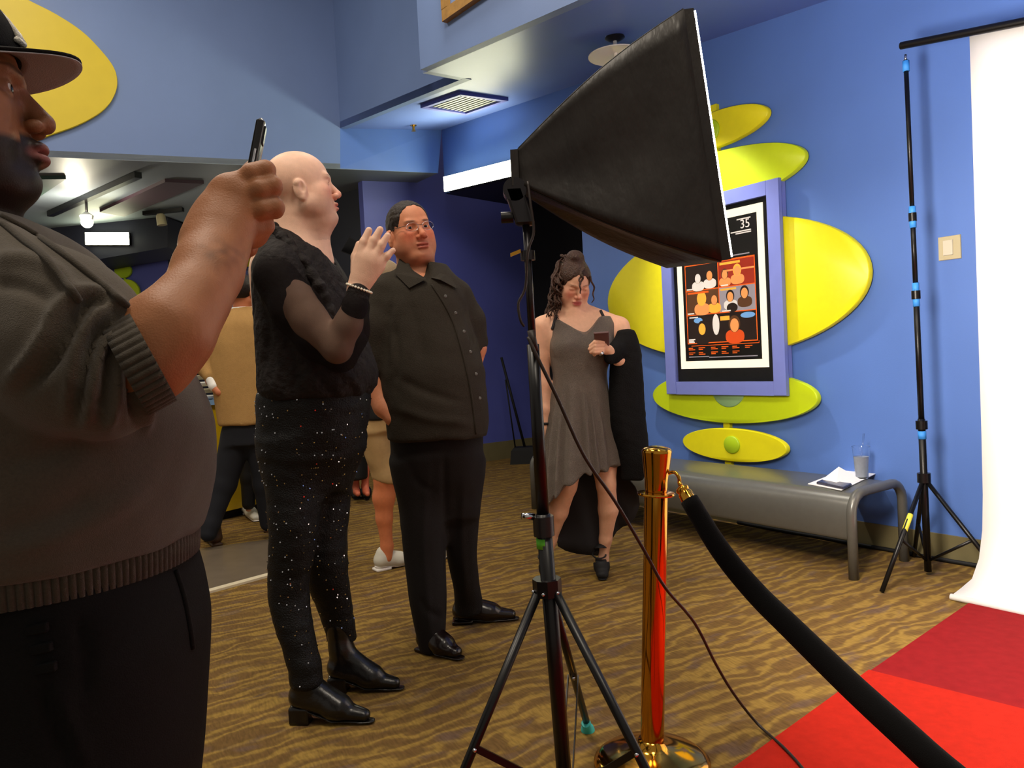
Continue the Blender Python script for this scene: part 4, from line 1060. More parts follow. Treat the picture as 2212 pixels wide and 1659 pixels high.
def shoe(Ph, Pt, m, parent, heel=.012, shaft=0., wid=.092, high=.10, pointed=.6, sole=None, name='shoe', lean=(0, 0), open_top=False, res=.005):
    """Ph heel point, Pt toe point on the floor"""
    Ph = np.asarray(Ph, float); Pt = np.asarray(Pt, float); L = np.linalg.norm(Pt - Ph); th_ = math.atan2(Pt[1] - Ph[1], Pt[0] - Ph[0])
    fr = Frame(Ph, th_); v = Vol(); w = wid / 2; hz = heel
    sol = .012
    v.add(f_rc((0, .035, hz + .035), .036 * w / .046, (0, L * .55, hz * .25 + .034), .030 * w / .046, (np.array([1., 0, 0]), 1.22)), .02, fr)
    v.add(f_rc((0, L * .50, hz * .2 + .034), .032 * w / .046, (0, L - .03 - .02 * pointed, .026), (.024 - .006 * pointed), (np.array([1., 0, 0]), 1.45 - .35 * pointed)), .02, fr)
    v.add(f_rc((0, .045, hz + .05), .036, (lean[0] * .4, .05 + lean[1] * .4, hz + high), .037), .02, fr)
    v.add(f_rc((0, .06, hz + high * .8), .032, (0, L * .58, hz * .3 + .05), .022, (np.array([1., 0, 0]), 1.2)), .03, fr)
    if shaft: v.add(f_rc((lean[0] * .4, .05 + lean[1] * .4, hz + high), .039, (lean[0], .05 + lean[1], hz + shaft), .045), .02, fr)
    if open_top: v.sub(f_ell((0, L * .36, hz * .7 + .052), (.06, L * .33, .040)), .006, fr)
    # sole line: cut the underside
    v.sub((lambda x, y, z: z - (sol * .6 + hz * np.clip(1 - (y - .045) / (L * .42), 0, 1) ** 1.3), np.array([-.2, -.2, -.1]), np.array([.2, L + .2, hz + .05])), .004, fr)
    V, Q = v.mesh(res, smooth=1)
    o = mk(name, V, Q, m, parent, smooth=True)
    v2 = Vol(); fx = np.array([0, 0, 1.])
    v2.add(f_rc((0, .03, hz + .006), w * .66, (0, L * .5, hz * .15 + .007), w * .68, (fx, .2)), .005, fr)
    v2.add(f_rc((0, L * .5, hz * .15 + .007), w * .70, (0, L - .03, .008), w * (.72 - .38 * pointed), (fx, .2)), .005, fr)
    if heel > .02: v2.add(f_box((0, .036, hz / 2 + .003), (w * .72, .034, hz / 2 + .003), .006), .004, fr)
    else: v2.add(f_box((0, .04, .008), (w * .75, .045, .008), .004), .004, fr)
    v2.sub((lambda x, y, z: z, np.array([-.2, -.2, -.1]), np.array([.2, L + .2, .0])), .002, fr)
    V, Q = v2.mesh(res * .8, smooth=0); mk('sole', V, Q, sole or m, o, smooth=True)
    return o

MT['blkleather'] = mat('black_leather', (15, 12, 11), .28, var=.2, vscale=30, bump=.12, bscale=60, spec=.6)
MT['brnleather'] = mat('dark_brown_leather', (26, 15, 12), .22, var=.2, vscale=30, bump=.08, bscale=60, spec=.6)
MT['sneaker'] = mat('white_sneaker', (216, 212, 196), .7, var=.05, vscale=40)
MT['solewhite'] = mat('white_sole', (240, 234, 226), .6)
MT['hairdark'] = mat('dark_brown_hair', (34, 22, 16), .5, bump=.6, bscale=240, stretch=(1, 1, .25), spec=.35)

def ring_band(c, ua, ub, ax, w0, w1, nribs, name, m, parent, amp=.03, seg=6, bulge=.0):
    """ribbed knit band: ellipse (ua, ub vectors) swept from offset w0 to w1 along ax"""
    n = nribs * 6; V, Fc = [], []; ns = 6
    prof = [(w0, .93), (w0, 1.0)] + [(w0 + (w1 - w0) * t, 1.0 + bulge * math.sin(math.pi * t)) for t in (.33, .66)] + [(w1, 1.0), (w1, .90)]
    for w, s_ in prof:
        for k in range(n):
            a = 2 * math.pi * k / n; rr = s_ * (1 + amp * (abs(math.sin(nribs * a / 2)) ** .6 - 1))
            V.append(c + (ua * math.cos(a) + ub * math.sin(a)) * rr + ax * w)
    for i in range(len(prof) - 1):
        for k in range(n): j = (k + 1) % n; Fc.append((i * n + k, i * n + j, (i + 1) * n + j, (i + 1) * n + k))
    if np.dot(np.cross(ua, ub), ax) < 0: Fc = [f[::-1] for f in Fc]
    return mk(name, V, Fc, m, parent, smooth=True)

# ------------------------------------------------------------------ man with the cap, nearest the camera
MT['knit'] = mat('grey_knit', (78, 70, 60), .9, var=.12, vscale=300, bump=.35, bscale=700, spec=.15, sheen=.15)
MT['knitrib'] = mat('grey_knit_rib', (66, 59, 50), .9, var=.12, vscale=300, bump=.3, bscale=700, spec=.15, sheen=.1)
MT['blktrouser'] = mat('black_trouser_cloth', (17, 16, 16), .85, var=.15, vscale=200, bump=.2, bscale=500, spec=.15)
MT['capblack'] = mat('black_cap_cloth', (16, 13, 12), .85, bump=.3, bscale=600, spec=.15)
MT['underbrim'] = mat('grey_under_brim', (150, 144, 146), .85, bump=.2, bscale=500, spec=.15)
MT['thread'] = mat('white_embroidery', (226, 220, 206), .8, bump=.5, bscale=500)
MT['phoneblk'] = mat('phone_black', (18, 17, 18), .25, spec=.6)
MT['phoneglass'] = mat('phone_glass', (8, 8, 10), .08)
q = Per(1.08)
cm = root('person', (q.p(60, 900)[0], 1.08, 0), 'man in black cap and grey sweater holding up a phone at the left edge', 'person')
hf = Frame(q.p(-138, 208), math.radians(27), .10, 0, 1.19)
v = Vol()
head(v, hf, nose=1.15, jaw=1.05, fat=.4, lips=1.3, prog=.004, eyes='wide', neck=f_rc(q.p(-130, 330, .02), .082, q.p(-125, 500, .03), .095), brow=1.1)
v.add(f_ell((0, .050, -.106), (.042, .030, .022)), .02, hf)
v.add(f_rc(q.p(-80, 640, .02), .11, q.p(40, 1050, .02), .15), .05)
v.add(f_rc(q.p(40, 1000, .02), .16, q.p(50, 1280, .02), .15), .05)
for dy in (-.1, .12): v.chain([(np.array([q.p(70, 1300)[0], 1.08 + dy, .80]), .095), (np.array([q.p(90, 1300)[0], 1.08 + dy, .48]), .075), (np.array([q.p(80, 1300)[0], 1.08 + dy, .08]), .05)], .03)
for dy in (-.1, .12): v.add(f_rc((q.p(80, 1300)[0], 1.08 + dy, .06), .04, (q.p(80, 1300)[0] + .16, 1.1 + dy, .05), .03), .02)
# near arm and hand
v.chain(q.ch([(10, 600, -.15, 100), (200, 740, -.18, 82), (312, 790, -.185, 74)]), .03)
v.chain(q.ch([(322, 768, -.185, 92), (368, 714, -.175, 83), (424, 640, -.14, 62), (448, 588, -.11, 52), (460, 540, -.08, 47)]), .03)
fy = np.array([0, 1., 0])
v.add(f_rc(q.p(452, 575, -.10), q.r(49), q.p(472, 505, -.072), q.r(47), (fy, .85)), .04)
v.add(f_rc(q.p(462, 522, -.07), q.r(50), q.p(500, 428, -.055), q.r(52), (fy, .66)), .04)
v.add(f_rc(q.p(478, 480, -.06), q.r(48), q.p(548, 440, -.04), q.r(38), (fy, .62)), .025)
v.add(f_rc(q.p(520, 480, -.04), q.r(42), q.p(545, 500, -.03), q.r(36), (fy, .7)), .02)
def finger(v_, pts, k=.006): v_.chain(q_.ch(pts), k)
q_ = q
for pts in ([(512, 399, -.05, 24), (546, 376, -.052, 22), (573, 368, -.046, 20.5), (576, 374, -.01, 17), (556, 388, .015, 14)],
            [(520, 432, -.052, 24), (560, 410, -.057, 22), (588, 402, -.048, 20.5), (590, 408, -.012, 17), (566, 420, .012, 14)],
            [(526, 466, -.05, 23), (566, 452, -.055, 21), (593, 448, -.046, 20), (594, 454, -.012, 17), (568, 462, .012, 14)],
            [(522, 498, -.042, 22), (552, 492, -.046, 19), (574, 488, -.036, 17), (574, 492, -.008, 15), (556, 496, .012, 13)]):
    finger(v, pts)
# thumb behind, and the far hand supporting the phone
finger(v, [(500, 440, -.03, 26), (520, 395, -.005, 20), (540, 368, .01, 15), (546, 356, .012, 12)])
v.chain(q.ch([(30, 620, .2, 90), (250, 770, .2, 75), (330, 770, .17, 66), (428, 655, .10, 46), (488, 585, .06, 28)]), .03)
v.add(f_rc(q.p(490, 572, .055), q.r(26), q.p(524, 505, .045), q.r(30), (fy, .6)), .02)
for i, (y, x) in enumerate(((470, 552), (495, 552), (518, 548), (538, 540))): v.chain(q.ch([(526, y + 10, .045, 16), (x, y, .03, 14), (x - 4, y - 4, .0, 12)]), .006)
zf = (q.p(0, 480)[2], q.p(0, 60)[2])
V, Q = v.mesh(.009, fine=[((hf.O[0] + .02, .95, 1.33), (hf.O[0] + .19, 1.2, 1.64), .0022), (q.p(415, 620, 0) - [0, .2, 0], q.p(625, 330, 0) + [0, .2, 0], .0032)])
bm = lambda x, y, z: np.clip((-.047 - .010 * (np.abs(x) > .032) - z + np.clip(.05 - y, 0, .06) * .7) / .008, 0, 1) * (1 - np.clip(1.5 - (x / .022) ** 2 - ((z + .0725) / .0125) ** 2, 0, 1) * (y > .07)) * (z > -.16) * (y > -.03)
def tat(C, V_):   # faded wrist tattoo
    c = q.p(480, 545, -.13); d = np.linalg.norm((V_ - c) * [1, .45, 1], axis=1)
    m = np.clip(1 - d / .034, 0, 1) * np.clip(.5 + .8 * fnoise(V_, 150), 0, 1) * (V_[:, 1] < 1.02)
    return C * (1 - .55 * m[:, None])
C = skin_cols(V, (152, 99, 64), hf, lip=(150, 84, 84), beard=(40, 26, 19), bmask=bm, extra=brows((36, 24, 18), .004, .022, .7))
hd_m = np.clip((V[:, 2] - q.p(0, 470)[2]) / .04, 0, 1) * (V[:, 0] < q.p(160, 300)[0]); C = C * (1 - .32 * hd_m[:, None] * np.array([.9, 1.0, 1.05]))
lc_ = hf.inv(V); hm_ = ((lc_[:, 1] < .03) & (lc_[:, 2] > -.05) & (lc_[:, 2] < .2) & (np.abs(lc_[:, 0]) < .074) & (lc_[:, 1] > -.2)); C[hm_] = np.array(lin((34, 24, 19)))
C = tat(C, V)
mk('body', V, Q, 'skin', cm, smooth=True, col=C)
eyes_obj(hf, cm, (.02, 1, -.12))
# sweater
v = Vol()
v.add(q.loft([(452, -220, -20, 0, .10), (478, -250, 52, 0, .15), (520, -265, 118, 0, .20), (560, -272, 155, 0, .215), (610, -275, 205, 0, .22), (650, -275, 252, 0, .22), (740, -275, 335, 0, .22), (835, -272, 398, 0, .22), (890, -268, 425, 0, .225), (940, -262, 437, 0, .23), (1000, -258, 440, 0, .235), (1080, -252, 432, 0, .235), (1140, -250, 418, 0, .23), (1180, -248, 410, 0, .225)], n=2.2), .02)
v.chain(q.ch([(-10, 600, -.14, 120), (120, 690, -.17, 128), (170, 755, -.185, 132), (212, 785, -.19, 120)]), .05)
v.chain(q.ch([(150, 800, -.19, 110), (225, 845, -.20, 84)]), .05)
v.chain(q.ch([(20, 640, .14, 120), (240, 770, .18, 105), (300, 780, .17, 90)]), .05)
# drooping folds of the pushed-up sleeve
v.sub(f_rc(q.p(-125, 420, .03), .10, q.p(-130, 300, .03), .13), .02)
def dsp(P):
    return .0045 * fnoise(P, 13, (1, .6, 1)) + .0012 * fnoise(P, 45)
V, Q = v.mesh(.006, disp=dsp, smooth=3)
V = sculpt(V, Q, [([(262, 655), (182, 633), (128, 667), (101, 720), (61, 781), (10, 835)], 17, .012), ([(240, 668), (199, 650), (162, 704), (111, 788), (51, 849)], 11, -.012),
    ([(262, 668), (236, 662), (189, 704), (162, 771), (145, 889)], 13, .011), ([(262, 690), (209, 725), (182, 805), (159, 915)], 9, -.013), ([(258, 697), (216, 771), (196, 856), (189, 918)], 11, .010),
    ([(258, 710), (238, 760), (230, 820), (216, 915)], 8, -.013), ([(266, 714), (256, 788), (250, 872), (236, 925)], 11, .010), ([(274, 730), (284, 822), (290, 915)], 8, -.013), ([(276, 704), (304, 805), (318, 889), (312, 935)], 11, .010),
    ([(-20, 560), (60, 560), (130, 590), (160, 640)], 16, .008), ([(-20, 610), (50, 620), (110, 650)], 16, -.006), ([(0, 1190), (110, 1165), (230, 1110), (330, 1040)], 26, .006), ([(0, 1150), (100, 1120), (210, 1060)], 26, -.006),
    ([(0, 1000), (90, 985), (200, 950)], 24, -.006)])
swt = bvh(V, Q)
mk('sweater', V, Q, 'knit', cm, smooth=True)
# shawl edge, cuff and hem ribs
for pts in ([(2, 468), (60, 498), (120, 538), (185, 588), (250, 640), (272, 660)], [(2, 482), (50, 520), (100, 560), (150, 620), (170, 650)]):
    P = surf_line(swt, pts, .001)
    if len(P) > 3: mk('neck_edge', *tube(P, .0042, 8), 'knitrib', cm, smooth=True)
c = q.p(322, 770, -.187); ua = q.p(322 + 51, 770 + 93, -.187) - c; ax_ = q.p(318 + 92, 772 - 50, -.175) - c; ax_ /= np.linalg.norm(ax_)
ub_ = ray(322, 770); ub_ = ub_ / np.linalg.norm(ub_) * .082
ring_band(c, ua * 1.06, ub_, ax_, -.030, .004, 40, 'cuff', 'knitrib', cm, .035)
hz_ = q.p(380, 1204)[2]; a = q.p(-246, 1200); b_ = q.p(404, 1200)
ring_band(np.array([(a[0] + b_[0]) / 2, 1.08, hz_ + .035]), np.array([(b_[0] - a[0]) / 2, 0, 0]), np.array([0, .225, 0]), Z3, -.04, .035, 150, 'hem_band', 'knitrib', cm, .016, bulge=.01)
# trousers
v = Vol()
v.add(q.loft([(1170, -225, 372, 0, .20), (1215, -226, 388, 0, .205), (1290, -230, 410, 0, .21), (1370, -232, 425, 0, .215), (1450, -230, 424, 0, .215), (1660, -222, 418, 0, .21), (1800, -215, 405, 0, .205)], n=2.4), .02)
for dy in (-.1, .11): v.chain([(np.array([q.p(90, 1300)[0], 1.08 + dy, .62]), .135), (np.array([q.p(95, 1300)[0], 1.08 + dy, .40]), .11), (np.array([q.p(85, 1300)[0], 1.08 + dy, .07]), .085)], .04)
V, Q = v.mesh(.012, disp=lambda P: .003 * fnoise(P, 14, (1, 1, .5)), smooth=2); V = sculpt(V, Q, [([(170, 1330), (188, 1420), (182, 1500)], 14, -.006), ([(85, 1480), (110, 1560), (150, 1659)], 14, -.008), ([(120, 1480), (150, 1560), (190, 1659)], 16, .006)]); trt = bvh(V, Q)
mk('trousers', V, Q, 'blktrouser', cm, smooth=True)
P = surf_line(trt, [(378, 1232), (396, 1290), (408, 1350), (415, 1400)], .001)
mk('pocket_edge', *tube(P, .004, 6), 'blktrouser', cm, smooth=True)
for i in range(3):
    p = hit(trt, 80 + i * 9, 1358 + i * 42, .002); mk('belt_loop', *rbox(p, (.013, 0, .002), (0, .004, 0), (0, 0, .006), .002), 'blktrouser', cm)
for dy in (-.1, .11): shoe((q.p(60, 1300)[0] - .06, 1.06 + dy, 0), (q.p(60, 1300)[0] + .22, 1.12 + dy, 0), 'blkleather', cm, res=.009)
# cap
v = Vol(); v.add(f_ell((0, -.012, .036), (.087, .108, .098)), .01, hf); v.add(f_ell((0, .02, .07), (.07, .07, .055)), .02, hf)
v.sub(f_half((0, 0, 1), .040, (-.2, -.2, -.1), (.2, .2, .04)), .004, hf)
v.sub(f_ell((0, -.012, .030), (.079, .100, .088)), .004, hf)
V, Q = v.mesh(.0035, smooth=1); cap = mk('cap', V, Q, 'capblack', cm, smooth=True)
def brimgrid(z0):
    V, Fc = [], []; nu, nv = 28, 8
    for i in range(nu + 1):
        a = math.pi * i / nu
        for j in range(nv + 1):
            t = j / nv; x0, y0 = .080 * math.cos(a), .010 + .082 * math.sin(a); x1, y1 = .082 * math.cos(a), .012 + .145 * math.sin(a) ** .75
            x, y = x0 + (x1 - x0) * t, y0 + (y1 - y0) * t
            V.append((x, y, z0 - .013 * (x / .08) ** 2 - .004 * t + .03 * math.sin(a) * 0))
    for i in range(nu):
        for j in range(nv): Fc.append((i * (nv + 1) + j, i * (nv + 1) + j + 1, (i + 1) * (nv + 1) + j + 1, (i + 1) * (nv + 1) + j))
    return hf.wv(V), Fc
V, Fc = brimgrid(.046); b_ = mk('brim', V, Fc, 'capblack', cap, smooth=True); b_.modifiers.new('t', 'SOLIDIFY').thickness = .004
V, Fc = brimgrid(.0415); b_ = mk('under_brim', V, Fc, 'underbrim', cap, smooth=True); b_.modifiers.new('t', 'SOLIDIFY').thickness = .0015
def cpt(x, z):   # point on the crown front
    t = math.sqrt(max(0, 1 - (x / .088) ** 2 - ((z - .036) / .0985) ** 2)); return hf.w((x, -.012 + .110 * t + (.004 if z < .11 else 0), z))
for st in ([(-.026, .056), (-.026, .104)], [(-.026, .104), (.02, .058)], [(.02, .058), (.02, .106)], [(-.012, .112), (.0, .09), (.0, .062)], [(.016, .114), (.0, .09)], [(-.036, .104), (-.018, .104)], [(.01, .106), (.032, .106)], [(-.034, .056), (-.018, .056)], [(.012, .057), (.03, .057)]):
    P = []
    for (x0, z0), (x1, z1) in zip(st[:-1], st[1:]): P += [cpt(x0 + (x1 - x0) * t, z0 + (z1 - z0) * t) for t in (0, .25, .5, .75)]
    P.append(cpt(*st[-1])); mk('emblem_stroke', *tube(P, .0042, 8), 'thread', cap, smooth=True)
# his phone
c = (q.p(572, 262, .0) + q.p(545, 400, .0)) / 2; upv = q.p(574, 262, .0) - q.p(545, 412, .0); upv /= np.linalg.norm(upv)
sd = np.array([0, 1., 0]) - .30 * np.array([1., 0, 0]); sd -= upv * (sd @ upv); sd /= np.linalg.norm(sd); nv_ = np.cross(upv, sd)
top_ = q.p(566, 262, -.0); cph = top_ - upv * .075 + sd * .012
ph = root('mobile_phone', cph - upv * .075, 'black phone seen edge-on in the hand of the man with the cap', 'phone')
mk('phone_body', *rbox(cph, sd * .036, nv_ * .0055, upv * .075, .005), 'phoneblk', ph, auto=40)
sgn = 1 if nv_[0] < 0 else -1
mk('screen', *rbox(cph + nv_ * .0055 * sgn, sd * .033, nv_ * .0006, upv * .071, .0005), 'phoneglass', ph)
mk('camera_bump', *rbox(cph - nv_ * .0062 * sgn + upv * .055 - sd * .015, sd * .012, nv_ * .0015, upv * .012, .001), 'phoneblk', ph)
mk('side_button', *rbox(cph - sd * .0362 + upv * .02, sd * .0008, nv_ * .0014, upv * .012, .0006), 'chrome', ph)

# ------------------------------------------------------------------ bald person in black blouse and sequin trousers
MT['blouse'] = mat('black_textured_blouse', (30, 25, 24), .75, var=.45, vscale=46, bump=.7, bscale=60, spec=.2)
MT['sheer'] = mat('sheer_black_chiffon', (26, 20, 20), .8, alpha=.62, spec=.1)
MT['sequincloth'] = mat('black_sequin_cloth', (9, 8, 9), .5, var=.4, vscale=160, bump=.5, bscale=230, spec=.25)
MT['sequin'] = mat('silver_sequin', (220, 218, 222), .10, metal=1)
MT['pearl'] = mat('pearl', (236, 226, 206), .25, coat=.5)
q = Per(2.55); q_ = q
bp_ = root('person', fl(700, 1530), 'bald person in sheer black blouse, sequin trousers and heeled boots, hand raised', 'person')
hf = Frame(q.p(652, 408, .03), math.radians(19), .17, .0, 1.07)
v = Vol()
head(v, hf, nose=1.1, jaw=1.1, fat=.5, neck=f_rc(q.p(640, 470, .04), q.r(50), q.p(632, 560, .05), q.r(62)), eyes='narrow', brow=1.15)
v.add(f_rc(q.p(690, 505, .04), q.r(20), q.p(680, 560, .04), q.r(40)), .05)
v.add(f_rc(q.p(625, 590, .05), .13, q.p(650, 840, .05), .13), .05); v.add(f_rc(q.p(655, 850, .05), .13, q.p(660, 930, .05), .13), .05)
v.chain(q.ch([(612, 605, -.13, 44), (668, 690, -.15, 38), (728, 752, -.17, 31), (752, 700, -.18, 29), (772, 632, -.19, 20)]), .02)
v.add(f_rc(q.p(773, 622, -.19), q.r(22), q.p(796, 565, -.19), q.r(29), (fy, .5)), .012)
v.add(f_rc(q.p(786, 600, -.19), q.r(22), q.p(812, 572, -.185), q.r(20), (fy, .5)), .012)
for pts in ([(781, 552, -.19, 11.5), (786, 523, -.19, 9.5), (797, 498, -.185, 7.5)], [(797, 549, -.19, 11.5), (808, 520, -.19, 9.5), (821, 496, -.185, 7.5)],
            [(811, 556, -.19, 11), (824, 530, -.19, 9), (837, 509, -.185, 7)], [(821, 570, -.185, 9.5), (836, 553, -.185, 8), (849, 541, -.18, 6.2)], [(768, 585, -.18, 11), (768, 555, -.17, 10), (776, 528, -.17, 8)]):
    finger(v, pts, .005)
v.chain(q.ch([(625, 610, .24, 40), (650, 720, .27, 32), (672, 810, .25, 26), (690, 870, .22, 18)]), .02)   # far arm, hanging
v.add(f_rc(q.p(692, 876, .22), q.r(18), q.p(698, 915, .22), q.r(20), (fy, .6)), .01)
for i_ in range(4): v.add(f_rc(q.p(686 + i_ * 8, 920, .22), q.r(8), q.p(684 + i_ * 8, 958 - abs(i_ - 1) * 5, .21), q.r(6)), .004)
for L_ in ([(625, 900, -.0, 45), (632, 1080, -.04, 32), (624, 1260, -.06, 24), (655, 1440, -.09, 17), (660, 1520, -.085, 16)], [(725, 900, .1, 45), (705, 1080, .12, 30), (712, 1260, .12, 22), (742, 1370, .15, 17), (742, 1450, .15, 16)]): v.chain(q.ch(L_), .03)
for x, y, dy in ((665, 1535, -.08), (747, 1468, .15)): v.add(f_rc(q.p(x, y, dy), .022, q.p(x + 70, y + 10, dy + .02), .014), .02)
V, Q = v.mesh(.010, fine=[(q.p(570, 520, -.1), q.p(770, 320, .16), .0028), (q.p(755, 640, -.25), q.p(860, 485, -.12), .003)])
def sp_m(x, y, z): return .34 * np.clip((-.035 - z) / .02, 0, 1) * np.clip((y + .02) / .03, 0, 1)
C = skin_cols(V, (228, 184, 158), hf, lip=(206, 118, 104), beard=(150, 104, 84), bmask=sp_m, blush=(220, 130, 104), extra=brows((120, 84, 62), .0035, .021, .6))
mk('body', V, Q, 'skin', bp_, smooth=True, col=C); eyes_obj(hf, bp_, (.1, 1, 0))
# blouse
v = Vol()
v.add(q.loft([(492, 586, 622, .04, .07), (515, 570, 668, .05, .12), (545, 564, 708, .05, .165), (600, 556, 745, .05, .19), (660, 555, 770, .05, .195), (715, 557, 778, .05, .195), (760, 560, 800, .05, .2), (800, 562, 815, .05, .205), (835, 562, 812, .05, .205), (858, 578, 796, .05, .19)], n=2.3), .02)
v.add(f_rc(q.p(712, 855, .05), .05, q.p(640, 846, .05), .05, (Z3, .5)), .03)
v.chain(q.ch([(600, 585, -.12, 52), (622, 640, -.13, 48)]), .04)
v.sub(f_ell(q.p(694, 510, .04), (q.r(46), .10, q.r(62))), .012)                           # open neck
v.sub(f_rc(q.p(644, 470, .04), q.r(50), q.p(655, 430, .04), q.r(70)), .01)
v.sub(f_rc(q.p(716, 575, .03), q.r(9), q.p(700, 520, .02), q.r(26)), .01)
V, Q = v.mesh(.0065, disp=lambda P: .005 * fnoise(P, 26, (1, 1, .45)) + .002 * fnoise(P, 80), smooth=1)
V = sculpt(V, Q, [([(560, 640), (580, 720), (570, 800)], 9, -.008), ([(590, 700), (605, 780), (590, 845)], 9, .008), ([(620, 740), (640, 800), (630, 850)], 9, -.008), ([(680, 790), (700, 830), (720, 856)], 9, -.007), ([(740, 800), (770, 830), (780, 858)], 9, .007)])
mk('blouse', V, Q, 'blouse', bp_, smooth=True)
P = spline([q.p(588, 490, -.03), q.p(612, 520, -.085), q.p(650, 560, -.12), q.p(690, 620, -.13), q.p(715, 680, -.12)], 8)   # ruffle along the neckline
v = Vol(); v.chain([(p, .017 + .005 * math.sin(i * 1.9)) for i, p in enumerate(P)], .006); V, Q = v.mesh(.005, disp=lambda P: .004 * fnoise(P, 60)); mk('ruffle', V, Q, 'blouse', bp_, smooth=True)
v = Vol(); v.chain(q.ch([(600, 600, -.14, 51), (640, 668, -.16, 52), (690, 730, -.175, 47), (732, 762, -.185, 38), (756, 718, -.195, 38), (768, 665, -.20, 31)]), .03)
V, Q = v.mesh(.006, disp=lambda P: .004 * fnoise(P, 38, (1, 1, .5)), smooth=2); mk('sheer_sleeve', V, Q, 'sheer', bp_, smooth=True)
v = Vol(); v.chain(q.ch([(765, 668, -.19, 28), (774, 634, -.19, 25)]), .01); V, Q = v.mesh(.005); mk('cuff', V, Q, 'blouse', bp_, smooth=True)
c = q.p(776, 623, -.19); ua = q.p(801, 632, -.19) - c; ub = np.array([0, .034, 0]); parts = []
for k in range(26): a = 2 * math.pi * k / 26; parts.append(sphere(c + ua * math.cos(a) * 1.04 + ub * math.sin(a), .0042, 5))
mk('pearl_bracelet', *join(parts), 'pearl', bp_, smooth=True)
mk('finger_ring', *tube([q.p(825, 563, -.188), q.p(827, 561, -.187)], .0095, 12), 'chrome', bp_, smooth=True)
# sequin trousers
v = Vol()
v.add(q.loft([(838, 562, 798, .05, .18), (880, 560, 800, .05, .185), (930, 562, 790, .05, .18), (985, 568, 778, .05, .16), (1060, 600, 740, .05, .09)], n=2.3), .02)
v.add(q.loft([(950, 563, 702, -.02, .10), (1050, 575, 695, -.03, .09), (1150, 583, 686, -.05, .08), (1220, 579, 676, -.05, .07), (1260, 579, 667, -.05, .064), (1300, 580, 668, -.06, .061), (1350, 595, 674, -.075, .057), (1411, 614, 688, -.09, .054), (1452, 624, 697, -.095, .056), (1480, 628, 697, -.095, .056)], n=2.1), .05)
v.add(q.loft([(950, 648, 788, .12, .10), (1050, 645, 760, .12, .09), (1150, 650, 750, .11, .08), (1220, 655, 751, .1, .07), (1270, 667, 755, .11, .061), (1332, 694, 764, .14, .052), (1385, 708, 772, .15, .046)], n=2.1), .05)
V, Q = v.mesh(.006, disp=lambda P: .0022 * fnoise(P, 30, (.5, .5, 1.6)) + .001 * fnoise(P, 90), smooth=1); tr_o = mk('sequin_trousers', V, Q, 'sequincloth', bp_, smooth=True)
# sequins: tiny tilted discs on the cloth
N_ = np.zeros_like(V); e0, e1_ = V[Q[:, 2]] - V[Q[:, 0]], V[Q[:, 3]] - V[Q[:, 1]]; fn_ = np.cross(e0, e1_)
for i in range(4): np.add.at(N_, Q[:, i], fn_)
N_ /= np.linalg.norm(N_, axis=1)[:, None] + 1e-9
vis = np.nonzero(N_[:, 1] < .5)[0]; pick = rng.choice(vis, 620, replace=False); SV, SF = [], []
for i in pick:
    n_ = N_[i] + rng.normal(size=3) * .38; n_ /= np.linalg.norm(n_); a = np.cross(n_, [0.3, .2, .9]); a /= np.linalg.norm(a); b2 = np.cross(n_, a); p = V[i] + N_[i] * .0022; k0_ = len(SV)
    for k in range(6): t = k * math.pi / 3; SV.append(p + (a * math.cos(t) + b2 * math.sin(t)) * .0024)
    SF.append(tuple(range(k0_, k0_ + 6)))
sq = mk('sequins', SV, SF, 'sequin', tr_o); sq['kind'] = 'stuff'
shoe(fl(632, 1557), fl(817, 1562), 'blkleather', bp_, heel=.05, shaft=.135, wid=.098, high=.10, pointed=.75, name='ankle_boot', lean=(0, .0))
shoe(fl(713, 1492), fl(881, 1490), 'blkleather', bp_, heel=.05, shaft=.185, wid=.098, high=.11, pointed=.75, name='ankle_boot', lean=(0, -.005))
p4 = [q.p(x, y, -.165) for x, y in ((755, 511), (773, 523), (760, 552), (736, 543))]
phb = root('mobile_phone', p4[3], 'dark phone held behind the raised hand of the bald person', 'phone')
mk('phone_body', *prism(p4, (0, .009, 0), .002), 'phoneblk', phb); cc_ = sum(p4) / 4
mk('screen', *prism([p + (cc_ - p) * .1 + np.array([0, -.0006, 0]) for p in p4], (0, .0005, 0)), 'phoneglass', phb)

# ------------------------------------------------------------------ man with glasses
MT['shirt'] = mat('charcoal_shirt', (50, 45, 38), .85, var=.12, vscale=120, bump=.3, bscale=260, spec=.15)
MT['slacks'] = mat('charcoal_slacks', (28, 25, 25), .8, var=.1, vscale=150, bump=.2, bscale=300, spec=.2)
MT['lens'] = mat('spectacle_lens', (255, 255, 255), .02, trans=1, ior=1.03, spec=.7)
q = Per(3.08); q_ = q
gm = root('person', fl(960, 1385), 'man with glasses in black short-sleeved shirt, hand in his pocket', 'person')
hf = Frame(q.p(886, 500, .0), math.radians(-60), .06, .14, 1.05)
v = Vol()
head(v, hf, nose=1.05, jaw=1.12, fat=.5, neck=f_rc(q.p(893, 545, .03), q.r(38), q.p(905, 610, .03), q.r(46)), ear_out=.002)
v.add(f_rc(q.p(915, 660, .0), .13, q.p(935, 920, -.01), .14), .04)
v.chain(q.ch([(835, 640, -.03, 30), (806, 775, -.05, 27), (805, 830, -.07, 25), (828, 880, -.1, 20), (850, 903, -.12, 17)]), .02)
v.add(f_rc(q.p(850, 904, -.12), q.r(18), q.p(884, 921, -.13), q.r(19), (fy, .6)), .012)
for i, (x, y) in enumerate(((888, 912), (890, 921), (889, 930), (884, 937))): v.add(f_rc(q.p(868, y - 8, -.13), q.r(8), q.p(x, y, -.125), q.r(6.5)), .004)
v.add(f_rc(q.p(858, 900, -.14), q.r(9), q.p(876, 902, -.15), q.r(7)), .005)
